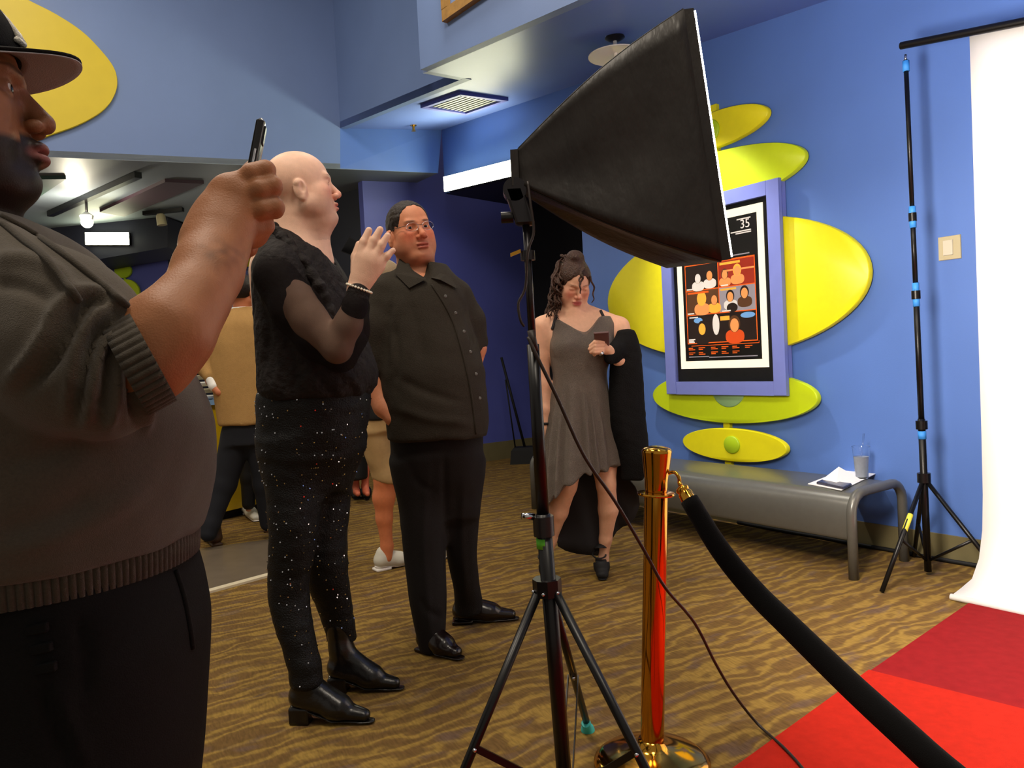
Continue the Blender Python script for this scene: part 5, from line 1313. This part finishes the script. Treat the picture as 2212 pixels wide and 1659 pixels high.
v.chain(q.ch([(990, 640, .04, 28), (1028, 750, .09, 22), (1010, 850, .14, 18), (990, 890, .17, 16)]), .02)
for L_ in ([(908, 960, -.02, 36), (914, 1130, -.03, 26), (922, 1290, -.05, 20), (935, 1390, -.06, 16)], [(990, 960, .03, 36), (995, 1130, .08, 24), (1006, 1250, .15, 18), (1010, 1320, .23, 15)]): v.chain(q.ch(L_), .03)
v.add(f_rc(q.p(938, 1398, -.06), .022, q.p(965, 1408, -.1), .014), .02); v.add(f_rc(q.p(1010, 1322, .23), .022, q.p(1050, 1328, .22), .014), .02)
V, Q = v.mesh(.012, fine=[(q.p(820, 590, -.16), q.p(965, 420, .16), .003), (q.p(840, 945, -.2), q.p(900, 895, -.05), .0045)])
def st_m(x, y, z): return .35 * np.clip((-.04 - z) / .02, 0, 1) * np.clip((y + .02) / .03, 0, 1)
C = skin_cols(V, (204, 134, 98), hf, lip=(176, 92, 78), beard=(120, 78, 60), bmask=st_m, blush=(196, 92, 66), extra=brows((66, 42, 30), .004, .021, .8))
mk('body', V, Q, 'skin', gm, smooth=True, col=C); eyes_obj(hf, gm, (.15, 1, -.02))
v = Vol(); v.add(f_ell((0, -.0125, .0285), (.0782, .1020, .0900)), .01, hf)                      # short hair
v.sub(f_ell((0, .108, .004), (.092, .075, .092)), .010, hf); v.sub(f_half((0, .35, 1), -.028, (-.2, -.2, -.2), (.2, .2, .04)), .008, hf)
for x_ in (-1, 1): v.sub(f_ell((x_ * .085, .0, -.035), (.03, .035, .045)), .006, hf)
V, Q = v.mesh(.003, disp=lambda P: .0016 * fnoise(P, 130)); mk('hair', V, Q, 'hairdark', gm, smooth=True)
gl_ = mk('eyeglasses', *join([tube([hf.wv([(x, .098, .004)])[0] for x in (-.010, .010)], .0011, 6)] + [tube(hf.wv([(s_ * .055, .088, .006), (s_ * .078, .04, .008), (s_ * .083, -.01, .004)]), .0013, 6) for s_ in (-1, 1)]), 'darkmetal', gm)
for s_ in (-1, 1):
    rim = hf.wv([(s_ * .032 + .0235 * math.cos(t), .0975 - .25 * abs(s_ * .032 + .0235 * math.cos(t)) * .35, -.002 + .0155 * math.sin(t)) for t in np.linspace(0, 6.2832, 25)])
    mk('rim', *tube(rim, .0008, 6), 'chrome', gl_, smooth=True)
    mk('lens', rim[:-1], [tuple(range(24))], 'lens', gl_)
v = Vol()
v.add(q.loft([(572, 868, 962, .02, .085), (592, 842, 978, .01, .11), (620, 822, 996, .0, .135), (660, 816, 1010, -.01, .15), (720, 815, 1024, -.02, .16), (800, 822, 1048, -.03, .175), (870, 828, 1054, -.03, .18), (920, 834, 1054, -.03, .175), (945, 838, 1050, -.03, .17)], n=2.3), .02)
v.chain(q.ch([(838, 632, -.02, 42), (815, 710, -.04, 45), (806, 785, -.05, 40)]), .03); v.chain(q.ch([(985, 640, .04, 36), (1012, 690, .07, 33), (1026, 738, .09, 28)]), .03)
v.sub(f_rc(q.p(896, 560, .02), q.r(43), q.p(885, 470, .02), q.r(60)), .01)
v.sub(f_rc(q.p(905, 570, -.06), q.r(20), q.p(925, 612, -.17), q.r(6)), .012)
V, Q = v.mesh(.008, disp=lambda P: .0032 * fnoise(P, 15, (1, 1, 1.5)) + .0012 * fnoise(P, 45), smooth=1); V = sculpt(V, Q, [([(850, 690), (860, 780), (850, 830)], 9, -.008), ([(862, 820), (930, 850), (1000, 870)], 10, -.006), ([(850, 880), (930, 905), (1010, 912)], 10, .006), ([(880, 640), (905, 720), (915, 780)], 12, -.005), ([(845, 640), (835, 720), (832, 790)], 8, -.010), ([(1000, 650), (1018, 710), (1030, 760)], 7, -.008)]); sht = bvh(V, Q)
sh = mk('shirt', V, Q, 'shirt', gm, smooth=True)
for sgn_, pts in ((-1, [(862, 560, -.045), (852, 590, -.10), (884, 622, -.15), (918, 604, -.145), (893, 588, -.095)]), (1, [(938, 568, -.03), (968, 592, -.06), (985, 622, -.10), (950, 604, -.135), (931, 600, -.12)])):
    P = [q.p(*p) for p in pts]; cv = mk('collar', *prism(P, (0.004, .012, .006), .004), 'shirt', gm); 
P = surf_line(sht, [(932, 615), (958, 655), (980, 700), (998, 760), (1014, 830), (1024, 900), (1028, 938)], .001); mk('placket', *tube(P, .0045, 6), 'shirt', gm, smooth=True)
for x, y in ((962, 640), (984, 676), (1002, 716), (1016, 760), (1028, 808), (1036, 860)):
    p = hit(sht, x, y, .0005)
    if p is not None: mk('button', *lathe([(.0058, 0), (.0062, .002), (.004, .003)], p, (0.3, -1, 0), 12), 'benchmetal', gm)
v = Vol()
v.add(q.loft([(915, 842, 1044, -.01, .15), (980, 848, 1043, -.01, .15), (1035, 856, 1038, .01, .13), (1110, 890, 1010, .02, .06)], n=2.3), .02)
v.add(q.loft([(1000, 852, 966, -.03, .10), (1100, 866, 963, -.03, .09), (1200, 872, 963, -.04, .082), (1290, 880, 965, -.06, .078), (1340, 891, 964, -.06, .078), (1392, 905, 962, -.06, .074), (1404, 908, 962, -.06, .072)], n=2.2), .06)
v.add(q.loft([(1000, 938, 1043, .05, .10), (1100, 952, 1037, .07, .09), (1200, 965, 1031, .11, .082), (1260, 978, 1036, .17, .08), (1302, 982, 1044, .22, .078), (1322, 984, 1044, .23, .076)], n=2.2), .06)
V, Q = v.mesh(.009, disp=lambda P: .003 * fnoise(P, 14, (1.4, 1, .6)), smooth=2); V = sculpt(V, Q, [([(925, 1000), (915, 1150), (922, 1280), (930, 1390)], 8, .006), ([(905, 1290), (925, 1320), (955, 1335)], 8, -.006), ([(1000, 1050), (998, 1180), (1008, 1290)], 8, .006), ([(960, 985), (962, 1080), (966, 1160)], 7, -.008), ([(880, 990), (900, 1040), (935, 1060)], 9, -.005)])
mk('trousers', V, Q, 'slacks', gm, smooth=True)
shoe(fl(910, 1402), fl(1003, 1428), 'brnleather', gm, heel=.018, wid=.1, high=.09, pointed=.5); shoe(fl(980, 1346), fl(1126, 1338), 'brnleather', gm, heel=.018, wid=.1, high=.09, pointed=.6)

# ------------------------------------------------------------------ woman in the glittering dress
MT['glitter'] = mat('grey_glitter_knit', (122, 110, 100), .42, metal=.3, var=.5, vscale=420, bump=.9, bscale=520, spec=.6)
MT['lining'] = mat('dark_skirt_lining', (32, 28, 30), .8)
MT['jacketblk'] = mat('black_jacket_cloth', (12, 11, 12), .85, var=.2, vscale=60, bump=.4, bscale=160, spec=.2)
MT['hairbrown'] = mat('brown_curly_hair', (66, 42, 30), .45, var=.35, vscale=70, bump=.9, bscale=160, spec=.4)
MT['blkshoe'] = mat('black_suede_shoe', (12, 10, 12), .7)
q = Per(3.92); q_ = q
wm = root('person', fl(1250, 1255), 'woman in grey glitter dress looking down at her phone beside the bench', 'person')
hf = Frame(q.p(1240, 612, .0), math.radians(-76), -.50, -.05, .98)
v = Vol()
head(v, hf, nose=.9, jaw=.9, lips=1.25, neck=f_rc(q.p(1236, 645, .03), q.r(21), q.p(1242, 694, .02), q.r(25)), eyes='closed', brow=.7, fat=.15)
v.add(q.loft([(676, 1212, 1285, .02, .05), (690, 1172, 1340, .02, .062), (708, 1162, 1350, .01, .072), (740, 1180, 1334, .0, .085), (800, 1196, 1310, .0, .085), (860, 1192, 1312, .0, .09), (930, 1185, 1322, .0, .1), (1000, 1190, 1330, .0, .09)], n=2.2), .03)
for x in (1170, 1338): v.add(f_rc(q.p(1242, 664, .03), q.r(17), q.p(x, 700, .015), q.r(15)), .02)
v.chain(q.ch([(1172, 706, .01, 22), (1166, 770, .01, 19), (1172, 830, .0, 16.5), (1176, 885, -.02, 13), (1178, 922, -.03, 9.5)]), .02)
v.add(f_rc(q.p(1177, 922, -.03), q.r(9.5), q.p(1171, 945, -.03), q.r(12), (np.array([1., 0, 0]), .7)), .006)
for i, (x, y) in enumerate(((1176, 972), (1171, 975), (1166, 972), (1163, 966))): v.chain(q.ch([(x + 1, 948, -.03, 4.6), (x, 962, -.035, 4.2), (x - 1, y, -.03, 3.4)]), .003)
v.chain(q.ch([(1338, 708, .01, 22), (1356, 760, .0, 19), (1366, 800, -.03, 16), (1338, 778, -.1, 13.5), (1314, 756, -.15, 10.5)]), .02)
v.add(f_rc(q.p(1313, 756, -.15), q.r(11), q.p(1297, 748, -.17), q.r(14), (fy, .6)), .006)
for (y0, x1, y1) in ((738, 1272, 747), (746, 1270, 754), (754, 1273, 761), (760, 1280, 766)): v.chain(q.ch([(1302, y0, -.185, 5.5), (1286, y0 + 1, -.20, 5.2), (x1 + 4, y1, -.19, 4.4)]), .003)
v.chain(q.ch([(1306, 742, -.17, 6), (1300, 728, -.175, 5), (1292, 722, -.18, 4.2)]), .003)
for L_ in ([(1232, 985, .0, 34), (1224, 1050, -.02, 21.5), (1205, 1105, .02, 21.5), (1190, 1165, .06, 12.5), (1183, 1212, .07, 9.5), (1181, 1232, .06, 10)], [(1303, 985, .0, 34), (1309, 1045, -.03, 20.5), (1314, 1100, .0, 21), (1308, 1165, .03, 13), (1304, 1205, .04, 10), (1304, 1222, .03, 10.5)]): v.chain(q.ch(L_), .02)
FT = [(fl(1182, 1262), .17), (fl(1303, 1257), .17)]
for (pt, dl), ank in zip(FT, (q.p(1181, 1230, .06), q.p(1304, 1222, .03))): v.chain([(ank, .026), (pt + np.array([0, .09, .045]), .024), (pt + np.array([0, .035, .024]), .02)], .015)
V, Q = v.mesh(.009, fine=[(q.p(1195, 690, -.2), q.p(1300, 560, .1), .003), (q.p(1262, 772, -.26), q.p(1322, 716, -.1), .003)])
C = skin_cols(V, (222, 170, 140), hf, lip=(190, 84, 88), blush=(216, 126, 104), extra=brows((84, 56, 40), .0028, .022, .6))
wbt = bvh(V, Q); mk('body', V, Q, 'skin', wm, smooth=True, col=C)
# hair: cap swept to a high bun, curls falling at the side
v = Vol(); v.add(f_ell((0, -.016, .034), (.083, .108, .092)), .01, hf); v.sub(f_ell((0, .085, -.015), (.064, .085, .088)), .014, hf); v.sub(f_half((0, .1, 1), -.02, (-.2, -.2, -.3), (.2, .2, .04)), .01, hf)
v.add(f_ell((0.0, -.045, .125), (.046, .046, .036)), .02, hf); v.add(f_ell((.01, -.02, .135), (.03, .03, .022)), .01, hf)
V, Q = v.mesh(.0035, disp=lambda P: .0022 * fnoise(P, 110, (1, 1, .4))); hr = mk('hair', V, Q, 'hairbrown', wm, smooth=True)
def curl(pts, rad, turns, amp, r0, name='curl'):
    P = spline([q.p(*p) for p in pts], 14); O_ = []
    for i, p in enumerate(P):
        t = i / (len(P) - 1); a = t * turns * 6.283 + rad; O_.append(p + np.array([math.cos(a), math.sin(a), .4 * math.sin(a)]) * amp * min(1, t * 4))
    mk(name, *tube(O_, [r0 * (1 - .6 * i / (len(O_) - 1)) for i in range(len(O_))], 6), 'hairbrown', hr, smooth=True)
random.seed(3)
for i in range(46):
    x0 = 1196 + random.uniform(-2, 26); x1 = 1190 + random.uniform(-12, 24); dy = random.uniform(-.06, .07)
    curl([(x0 + 10, 566 + random.uniform(-6, 18), dy * .5 + .03), (x0, 606 + random.uniform(-8, 8), dy), ((x0 + x1) / 2 + random.uniform(-6, 6), 640, dy), (x1, 662 + random.uniform(-8, 26), dy)], i, random.uniform(2, 5), random.uniform(.006, .013), random.uniform(.006, .010))
for i in range(16): curl([(1236 + random.uniform(-16, 16), 566, random.uniform(-.03, .05)), (1236 + random.uniform(-26, 26), 552, random.uniform(-.03, .05)), (1230 + random.uniform(-28, 20), 566, random.uniform(0, .05))], i, 2, .008, .008)
curl([(1262, 578, -.10), (1256, 592, -.125), (1257, 606, -.135), (1252, 622, -.135), (1256, 634, -.13)], 0, 2.5, .005, .008); curl([(1258, 580, -.10), (1253, 600, -.13), (1253, 615, -.13)], 1, 2, .004, .007)
curl([(1275, 596, -.06), (1283, 630, -.05), (1279, 655, -.06)], 2, 2, .005, .006)
# dress
v = Vol(); rowsD = [(686, 1192, 1330, .01, .085), (715, 1186, 1331, .0, .108), (745, 1185, 1328, -.01, .118), (780, 1189, 1318, -.01, .112), (812, 1195, 1309, .0, .104), (860, 1188, 1316, .0, .118), (920, 1177, 1326, .0, .14), (980, 1168, 1336, .0, .16), (1030, 1164, 1343, .0, .172), (1085, 1160, 1350, .0, .18)]
v.add(q.loft(rowsD, n=2.1), .01)
for x in (1224, 1290): v.add(f_ell(q.p(x, 748, -.075), (.072, .055, .066)), .03)
v.sub(f_rc(q.p(1267, 722, -.13), q.r(4), q.p(1254, 650, -.12), q.r(80), (fy, 2.2)), .008)     # V neck
v.sub(f_ell(q.p(1190, 672, .0), (q.r(26), .2, q.r(20))), .01); v.sub(f_ell(q.p(1342, 680, .0), (q.r(24), .2, q.r(22))), .01); v.sub(f_ell(q.p(1255, 655, .08), (q.r(80), .1, q.r(48))), .01)
hx = [q.p(x, 1000)[0] for x in (1160, 1178, 1215, 1255, 1300, 1335, 1360)]; hzz = [q.p(1250, y)[2] for y in (1088, 1078, 1042, 1020, 1014, 1006, 1004)]
hx = np.array(hx); hzz = np.array(hzz)
v.sub((lambda x, y, z: z - np.interp((x + 0 * y + 0 * z).ravel(), hx, hzz).reshape(np.broadcast(x, y, z).shape) - .05 * np.maximum(0, .0 - (y - 3.92)), np.array([hx[0] - .1, 3.6, .3]), np.array([hx[-1] + .1, 4.3, hzz.max() + .02])), .004)
wz = q.p(1250, 812)[2]; cxd = q.p(1255, 900)[0]
def fold(P):
    a = np.arctan2(P[:, 1] - 3.92, P[:, 0] - cxd); g = np.clip((wz - P[:, 2]) / .25, 0, 1)
    return .009 * g * np.sin(a * 17 + 2 * np.sin(a * 5)) + .0015 * fnoise(P, 40)
V, Q = v.mesh(.0065, disp=fold, smooth=1); mk('dress', V, Q, 'glitter', wm, smooth=True)
def zoff(px, py, dy): return q.p(px, py, dy)
for pts in ([(1312, 712), (1310, 700), (1304, 686), (1299, 676), (1297, 672)], [(1193, 712), (1196, 702), (1200, 690), (1204, 682)]):
    P = surf_line(wbt, pts, .003)
    if len(P) > 2: mk('strap', *tube(P, .0075, 8), 'lining', wm, smooth=True)
# long back of the skirt, dark inside
V, Fc = [], []; nb = 16
tops = [(1172 + 172 * i / nb, 1000) for i in range(nb + 1)]; bots = np.array([(1196, 1105), (1200, 1150), (1205, 1180), (1222, 1190), (1245, 1196), (1270, 1199), (1290, 1200), (1300, 1192), (1318, 1172), (1332, 1148), (1345, 1138), (1362, 1132), (1372, 1118), (1382, 1092), (1380, 1068), (1372, 1050), (1362, 1040)], float)
for i in range(nb + 1):
    a = i / nb; dyb = .13 * math.sin(math.pi * a) + .03
    for j in range(9):
        t = j / 8; x = tops[i][0] * (1 - t) + bots[i][0] * t; y = tops[i][1] * (1 - t) + bots[i][1] * t
        V.append(q.p(x, y, dyb + .012 * math.sin(i * 2.1) * t))
for i in range(nb):
    for j in range(8): Fc.append((i * 9 + j, (i + 1) * 9 + j, (i + 1) * 9 + j + 1, i * 9 + j + 1))
sk = mk('skirt_back', V, Fc, 'lining', wm, smooth=True); sk.modifiers.new('t', 'SOLIDIFY').thickness = .003
for (pt, dl), nm in zip(FT, (0, 1)):   # strapped heels
    so_ = shoe(pt + np.array([.01, dl, 0]), pt, 'blkshoe', wm, heel=.075, wid=.078, high=.028, pointed=.25, name='heeled_shoe', open_top=True, res=.004)
    an = pt + np.array([0, .13, .105]); P = [an + np.array([.034 * math.cos(t), .034 * math.sin(t), .012 * math.sin(t)]) for t in np.linspace(0, 6.2832, 19)]; mk('ankle_strap', *tube(P, .0045, 6), 'blkshoe', so_, smooth=True)
mk('wristband', *tube([q.p(1178, 912, -.03), q.p(1178, 917, -.03)], .027, 14), 'black', wm, smooth=True)
mk('finger_ring', *tube([q.p(1297, 762, -.195), q.p(1300, 765, -.19)], .014, 10), 'chrome', wm, smooth=True)
# phone and the jacket over her arm
c = q.p(1300, 738, -.185); phw = root('mobile_phone', c - Z3 * .05, 'phone in pinkish case in the hand of the woman in the dress', 'phone')
MT['case'] = mat('phone_case_mauve', (96, 66, 66), .4)
ux_ = np.array([.95, -.1, .02]); ux_ /= np.linalg.norm(ux_); uz_ = np.array([.05, -.75, .62]); uz_ -= ux_ * (uz_ @ ux_); uz_ /= np.linalg.norm(uz_); uy_ = np.cross(uz_, ux_)
mk('phone_body', *rbox(c, ux_ * .036, uy_ * .005, uz_ * .07, .004), 'case', phw, auto=40); mk('screen', *rbox(c + uy_ * .005, ux_ * .033, uy_ * .0006, uz_ * .066, .0005), 'phoneglass', phw)
v = Vol()
v.add(q.loft([(716, 1338, 1366, -.05, .05), (735, 1326, 1378, -.05, .07), (770, 1318, 1386, -.05, .08), (850, 1312, 1390, -.05, .078), (930, 1318, 1398, -.05, .075), (975, 1332, 1404, -.05, .07), (1005, 1340, 1402, -.05, .065), (1035, 1342, 1386, -.04, .055)], n=2.3), .02)
v.chain(q.ch([(1352, 730, -.05, 16), (1330, 760, -.11, 18), (1318, 775, -.14, 14)]), .03)
V, Q = v.mesh(.008, disp=lambda P: .006 * fnoise(P, 18, (1.6, 1, .35)) + .002 * fnoise(P, 60), smooth=1)
tag(mk('jacket', V, Q, 'jacketblk', smooth=True), 'black jacket hanging over the forearm of the woman in the dress', 'jacket')

# ------------------------------------------------------------------ people in the background
MT['tan'] = mat('tan_jacket_cloth', (172, 134, 82), .85, var=.06, vscale=40, bump=.2, bscale=200, spec=.15)
MT['navy'] = mat('dark_navy_trousers', (20, 22, 30), .85)
MT['khaki'] = mat('khaki_shorts', (176, 144, 96), .85, var=.06, vscale=60)
MT['hairgrey'] = mat('ash_hair', (150, 128, 98), .6, bump=.6, bscale=200)
MT['brownshoe'] = mat('brown_shoe', (70, 44, 24), .5)
q = Per(5.05); q_ = q
tm = root('person', fl(500, 1170), 'man in tan jacket seen from behind at the yellow snack counter', 'person')
hf = Frame(q.p(524, 630, .0), math.radians(75), 0, 0, 1.0); v = Vol()
head(v, hf, neck=f_rc(q.p(524, 650), q.r(18), q.p(524, 690), q.r(22)))
v.add(f_rc(q.p(524, 730), .12, q.p(530, 900), .13), .03)
v.chain(q.ch([(476, 710, .0, 18), (446, 790, .0, 15), (456, 822, -.06, 11), (466, 838, -.1, 9), (474, 848, -.12, 9)]), .02); v.chain(q.ch([(575, 710, .0, 18), (592, 800, .0, 15), (570, 840, .1, 10)]), .02)
for L_ in ([(510, 920, 0, 20), (484, 1040, -.02, 13), (454, 1155, -.1, 9)], [(556, 920, 0, 20), (572, 1040, .04, 12), (580, 1140, .1, 9)]): v.chain(q.ch(L_), .03)
V, Q = v.mesh(.012, fine=[(q.p(490, 680, -.12), q.p(560, 590, .12), .005)]); mk('body', V, Q, 'skin', tm, smooth=True, col=skin_cols(V, (190, 116, 78)))
v = Vol(); v.add(f_ell((0, -.018, .026), (.082, .106, .094)), .01, hf); v.sub(f_ell((0, .08, -.01), (.066, .085, .085)), .01, hf); v.sub(f_half((0, .1, 1), -.055, (-.2, -.2, -.3), (.2, .2, 0)), .01, hf)
V, Q = v.mesh(.005); mk('hair', V, Q, 'hairdark', tm, smooth=True)
v = Vol(); v.add(q.loft([(664, 504, 546, .0, .07), (676, 488, 562, .0, .1), (700, 466, 582, .0, .13), (740, 458, 590, .0, .145), (790, 458, 592, .0, .15), (850, 466, 592, .0, .15), (916, 476, 596, .0, .155)], n=2.4), .02)
v.chain(q.ch([(474, 705, .0, 22), (452, 760, .0, 21), (446, 795, -.02, 19), (455, 812, -.06, 16)]), .02); v.chain(q.ch([(574, 705, .0, 22), (590, 760, .0, 21), (592, 810, .02, 18)]), .02)
v.sub(f_ell(q.p(524, 655), (q.r(20), .09, q.r(14))), .01)
V, Q = v.mesh(.010, disp=lambda P: .004 * fnoise(P, 16, (1, 1, .6)), smooth=1); mk('jacket', V, Q, 'tan', tm, smooth=True)
mk('shirt_collar', *tube([q.p(524, 667) + np.array([.075 * math.cos(t), .07 * math.sin(t), 0]) for t in np.linspace(0, 6.283, 25)], .009, 8), 'white', tm, smooth=True)
v = Vol(); v.chain(q.ch([(457, 815, -.065, 14), (464, 834, -.095, 13)]), .01); V, Q = v.mesh(.006); mk('shirt_cuff', V, Q, 'white', tm, smooth=True)
v = Vol(); v.add(q.loft([(905, 484, 592, 0, .13), (960, 486, 590, 0, .13)], n=2.4), .02)
v.chain(q.ch([(512, 945, 0, 34), (484, 1045, -.02, 26), (456, 1130, -.08, 19), (450, 1152, -.1, 18)]), .03); v.chain(q.ch([(560, 945, 0, 32), (572, 1045, .04, 24), (580, 1130, .1, 18)]), .03)
V, Q = v.mesh(.011, smooth=1); mk('trousers', V, Q, 'navy', tm, smooth=True)
shoe(fl(470, 1180), fl(440, 1160), 'brownshoe', tm, res=.008); shoe(fl(580, 1150), fl(600, 1120), 'brownshoe', tm, res=.008)

q = Per(5.85); q_ = q
ws = root('person', fl(560, 1118), 'person in dark clothes and white sneakers, mostly hidden behind the tan jacket', 'person')
hf = Frame(q.p(556, 672), math.radians(60), 0, 0, .98); v = Vol(); head(v, hf, neck=f_rc(q.p(556, 690), q.r(15), q.p(556, 725), q.r(18)))
v.add(f_rc(q.p(556, 760), .12, q.p(556, 900), .12), .03)
for x in (537, 577): v.chain(q.ch([(x + (8 if x < 550 else -6), 930, 0, 15), (x, 1020, 0, 9), (x, 1100, 0, 7)]), .03)
for s_ in (-1, 1): v.chain(q.ch([(556 + s_ * 36, 760, 0, 13), (556 + s_ * 42, 850, 0, 11), (556 + s_ * 40, 920, 0, 8)]), .02)
V, Q = v.mesh(.014); mk('body', V, Q, 'skin', ws, smooth=True, col=skin_cols(V, (190, 130, 96)))
v = Vol(); v.add(q.loft([(722, 535, 578, 0, .07), (745, 518, 596, 0, .11), (820, 520, 594, 0, .12), (925, 518, 598, 0, .13)], n=2.4), .02)
for s_ in (-1, 1): v.chain(q.ch([(556 + s_ * 36, 760, 0, 17), (556 + s_ * 42, 850, 0, 15), (556 + s_ * 40, 900, 0, 13)]), .02)
V, Q = v.mesh(.014, smooth=1); mk('top', V, Q, 'navy', ws, smooth=True)
v = Vol(); v.add(q.loft([(915, 520, 596, 0, .12), (960, 522, 594, 0, .12)], n=2.4), .02)
for x in (537, 577): v.chain(q.ch([(x + (4 if x < 550 else -4), 950, 0, 23), (x, 1030, 0, 17), (x, 1088, 0, 14)]), .03)
V, Q = v.mesh(.012, smooth=1); mk('trousers', V, Q, 'black', ws, smooth=True)
shoe(fl(530, 1108), fl(556, 1128), 'sneaker', ws, sole='solewhite', pointed=.2, res=.008, heel=.015, high=.08); shoe(fl(572, 1112), fl(594, 1132), 'sneaker', ws, sole='solewhite', pointed=.2, res=.008, heel=.015, high=.08)
v = Vol(); v.add(f_ell((0, -.016, .03), (.082, .106, .092)), .01, hf); v.sub(f_ell((0, .08, -.01), (.064, .085, .09)), .01, hf); V, Q = v.mesh(.007); mk('hair', V, Q, 'hairdark', ws, smooth=True)

q = Per(4.3); q_ = q
spn = root('person', fl(860, 1225), 'person in khaki shorts and white sneakers, mostly hidden behind the man with glasses', 'person')
hf = Frame(q.p(832, 606), math.radians(20), 0, 0, .98); v = Vol(); head(v, hf, neck=f_rc(q.p(830, 630), q.r(20), q.p(826, 680), q.r(24)), fat=.3)
v.add(f_rc(q.p(824, 720), .12, q.p(822, 870), .13), .03)
v.chain(q.ch([(806, 915, -.06, 36), (832, 1030, -.06, 24), (829, 1075, -.05, 23), (830, 1120, -.05, 17), (836, 1180, -.05, 12.5), (836, 1205, -.06, 12)]), .025)
v.chain(q.ch([(850, 915, .1, 36), (910, 1035, .12, 24), (930, 1090, .14, 21), (946, 1180, .18, 12)]), .025)
for s_ in (-1, 1): v.chain([(q.p(824, 715, s_ * .19), .05), (q.p(828, 800, s_ * .22), .042), (q.p(850, 850, s_ * .2), .03)], .02)
V, Q = v.mesh(.010, fine=[(q.p(800, 640, -.12), q.p(870, 560, .12), .006)]); mk('body', V, Q, 'skin', spn, smooth=True, col=skin_cols(V, (214, 128, 84)))
v = Vol(); v.add(f_ell((0, -.014, .03), (.083, .108, .094)), .01, hf); v.sub(f_ell((0, .085, -.02), (.066, .085, .085)), .01, hf); v.sub(f_half((0, .1, 1), -.03, (-.2, -.2, -.3), (.2, .2, 0)), .01, hf); V, Q = v.mesh(.006); mk('hair', V, Q, 'hairgrey', spn, smooth=True)
v = Vol(); v.add(q.loft([(665, 806, 846, 0, .1), (690, 786, 862, 0, .16), (760, 782, 868, 0, .18), (850, 782, 868, 0, .18), (905, 784, 866, 0, .18)], n=2.4), .02)
for s_ in (-1, 1): v.chain([(q.p(824, 705, s_ * .18), .07), (q.p(828, 770, s_ * .2), .06)], .03)
V, Q = v.mesh(.012, smooth=1); mk('shirt', V, Q, 'black', spn, smooth=True)
v = Vol(); v.add(q.loft([(890, 786, 866, 0, .17), (930, 784, 866, 0, .17)], n=2.4), .02); v.chain(q.ch([(808, 930, -.06, 38), (833, 1030, -.06, 26), (834, 1033, -.06, 26)]), .03); v.chain(q.ch([(850, 930, .1, 38), (908, 1020, .12, 27)]), .03)
v.sub(f_half((0.25, 0, 1), .25 * q.p(833, 1036)[0] + q.p(833, 1036)[2], q.p(780, 1080, -.3), q.p(870, 1030, -.0)), .004)
V, Q = v.mesh(.009, disp=lambda P: .004 * fnoise(P, 20), smooth=1); mk('shorts', V, Q, 'khaki', spn, smooth=True)
shoe(fl(811, 1234), fl(905, 1214), 'sneaker', spn, sole='solewhite', pointed=.25, res=.006, heel=.018, high=.075, wid=.1); shoe(fl(930, 1212), fl(1010, 1195), 'sneaker', spn, sole='solewhite', pointed=.25, res=.006, heel=.018, high=.08)

q = Per(6.4); q_ = q
dpr = root('person', fl(790, 1072), 'distant person in a long dark outfit showing a bare foot behind the sequin trousers', 'person')
hf = Frame(q.p(775, 660), math.radians(-30), 0, 0, .96); v = Vol(); head(v, hf, neck=f_rc(q.p(775, 680), q.r(13), q.p(775, 710), q.r(15)))
v.add(f_rc(q.p(775, 740), .11, q.p(775, 900), .12), .03)
for x in (768, 789): v.chain(q.ch([(x, 900, 0, 18), (x, 980, 0, 12), (x, 1050, 0, 7.5), (x + 2, 1062, -.05, 7), (x + 5, 1067, -.14, 6)]), .02)
for s_ in (-1, 1): v.chain(q.ch([(775 + s_ * 30, 740, 0, 11), (775 + s_ * 34, 820, 0, 9), (775 + s_ * 20, 870, -.08, 7)]), .02)
V, Q = v.mesh(.012); mk('body', V, Q, 'skin', dpr, smooth=True, col=skin_cols(V, (206, 110, 82)))
v = Vol(); v.add(q.loft([(706, 757, 793, 0, .08), (725, 742, 808, 0, .11), (800, 746, 804, 0, .12), (920, 748, 796, 0, .13), (1034, 750, 796, 0, .14)], n=2.3), .02)
for s_ in (-1, 1): v.chain(q.ch([(775 + s_ * 28, 738, 0, 14), (775 + s_ * 32, 800, 0, 12)]), .02)
V, Q = v.mesh(.013, smooth=1); mk('dress', V, Q, 'black', dpr, smooth=True)
v = Vol(); v.add(f_ell((0, -.016, .03), (.084, .108, .094)), .01, hf); v.sub(f_ell((0, .08, -.01), (.064, .085, .09)), .01, hf); V, Q = v.mesh(.007); mk('hair', V, Q, 'hairdark', dpr, smooth=True)
for x in (768, 791): 
    p = fl(x, 1076); shoe(p + np.array([-.02, .1, 0]), p + np.array([.03, -.12, 0]), 'blkshoe', dpr, heel=.02, high=.03, wid=.09, res=.008, name='sandal')
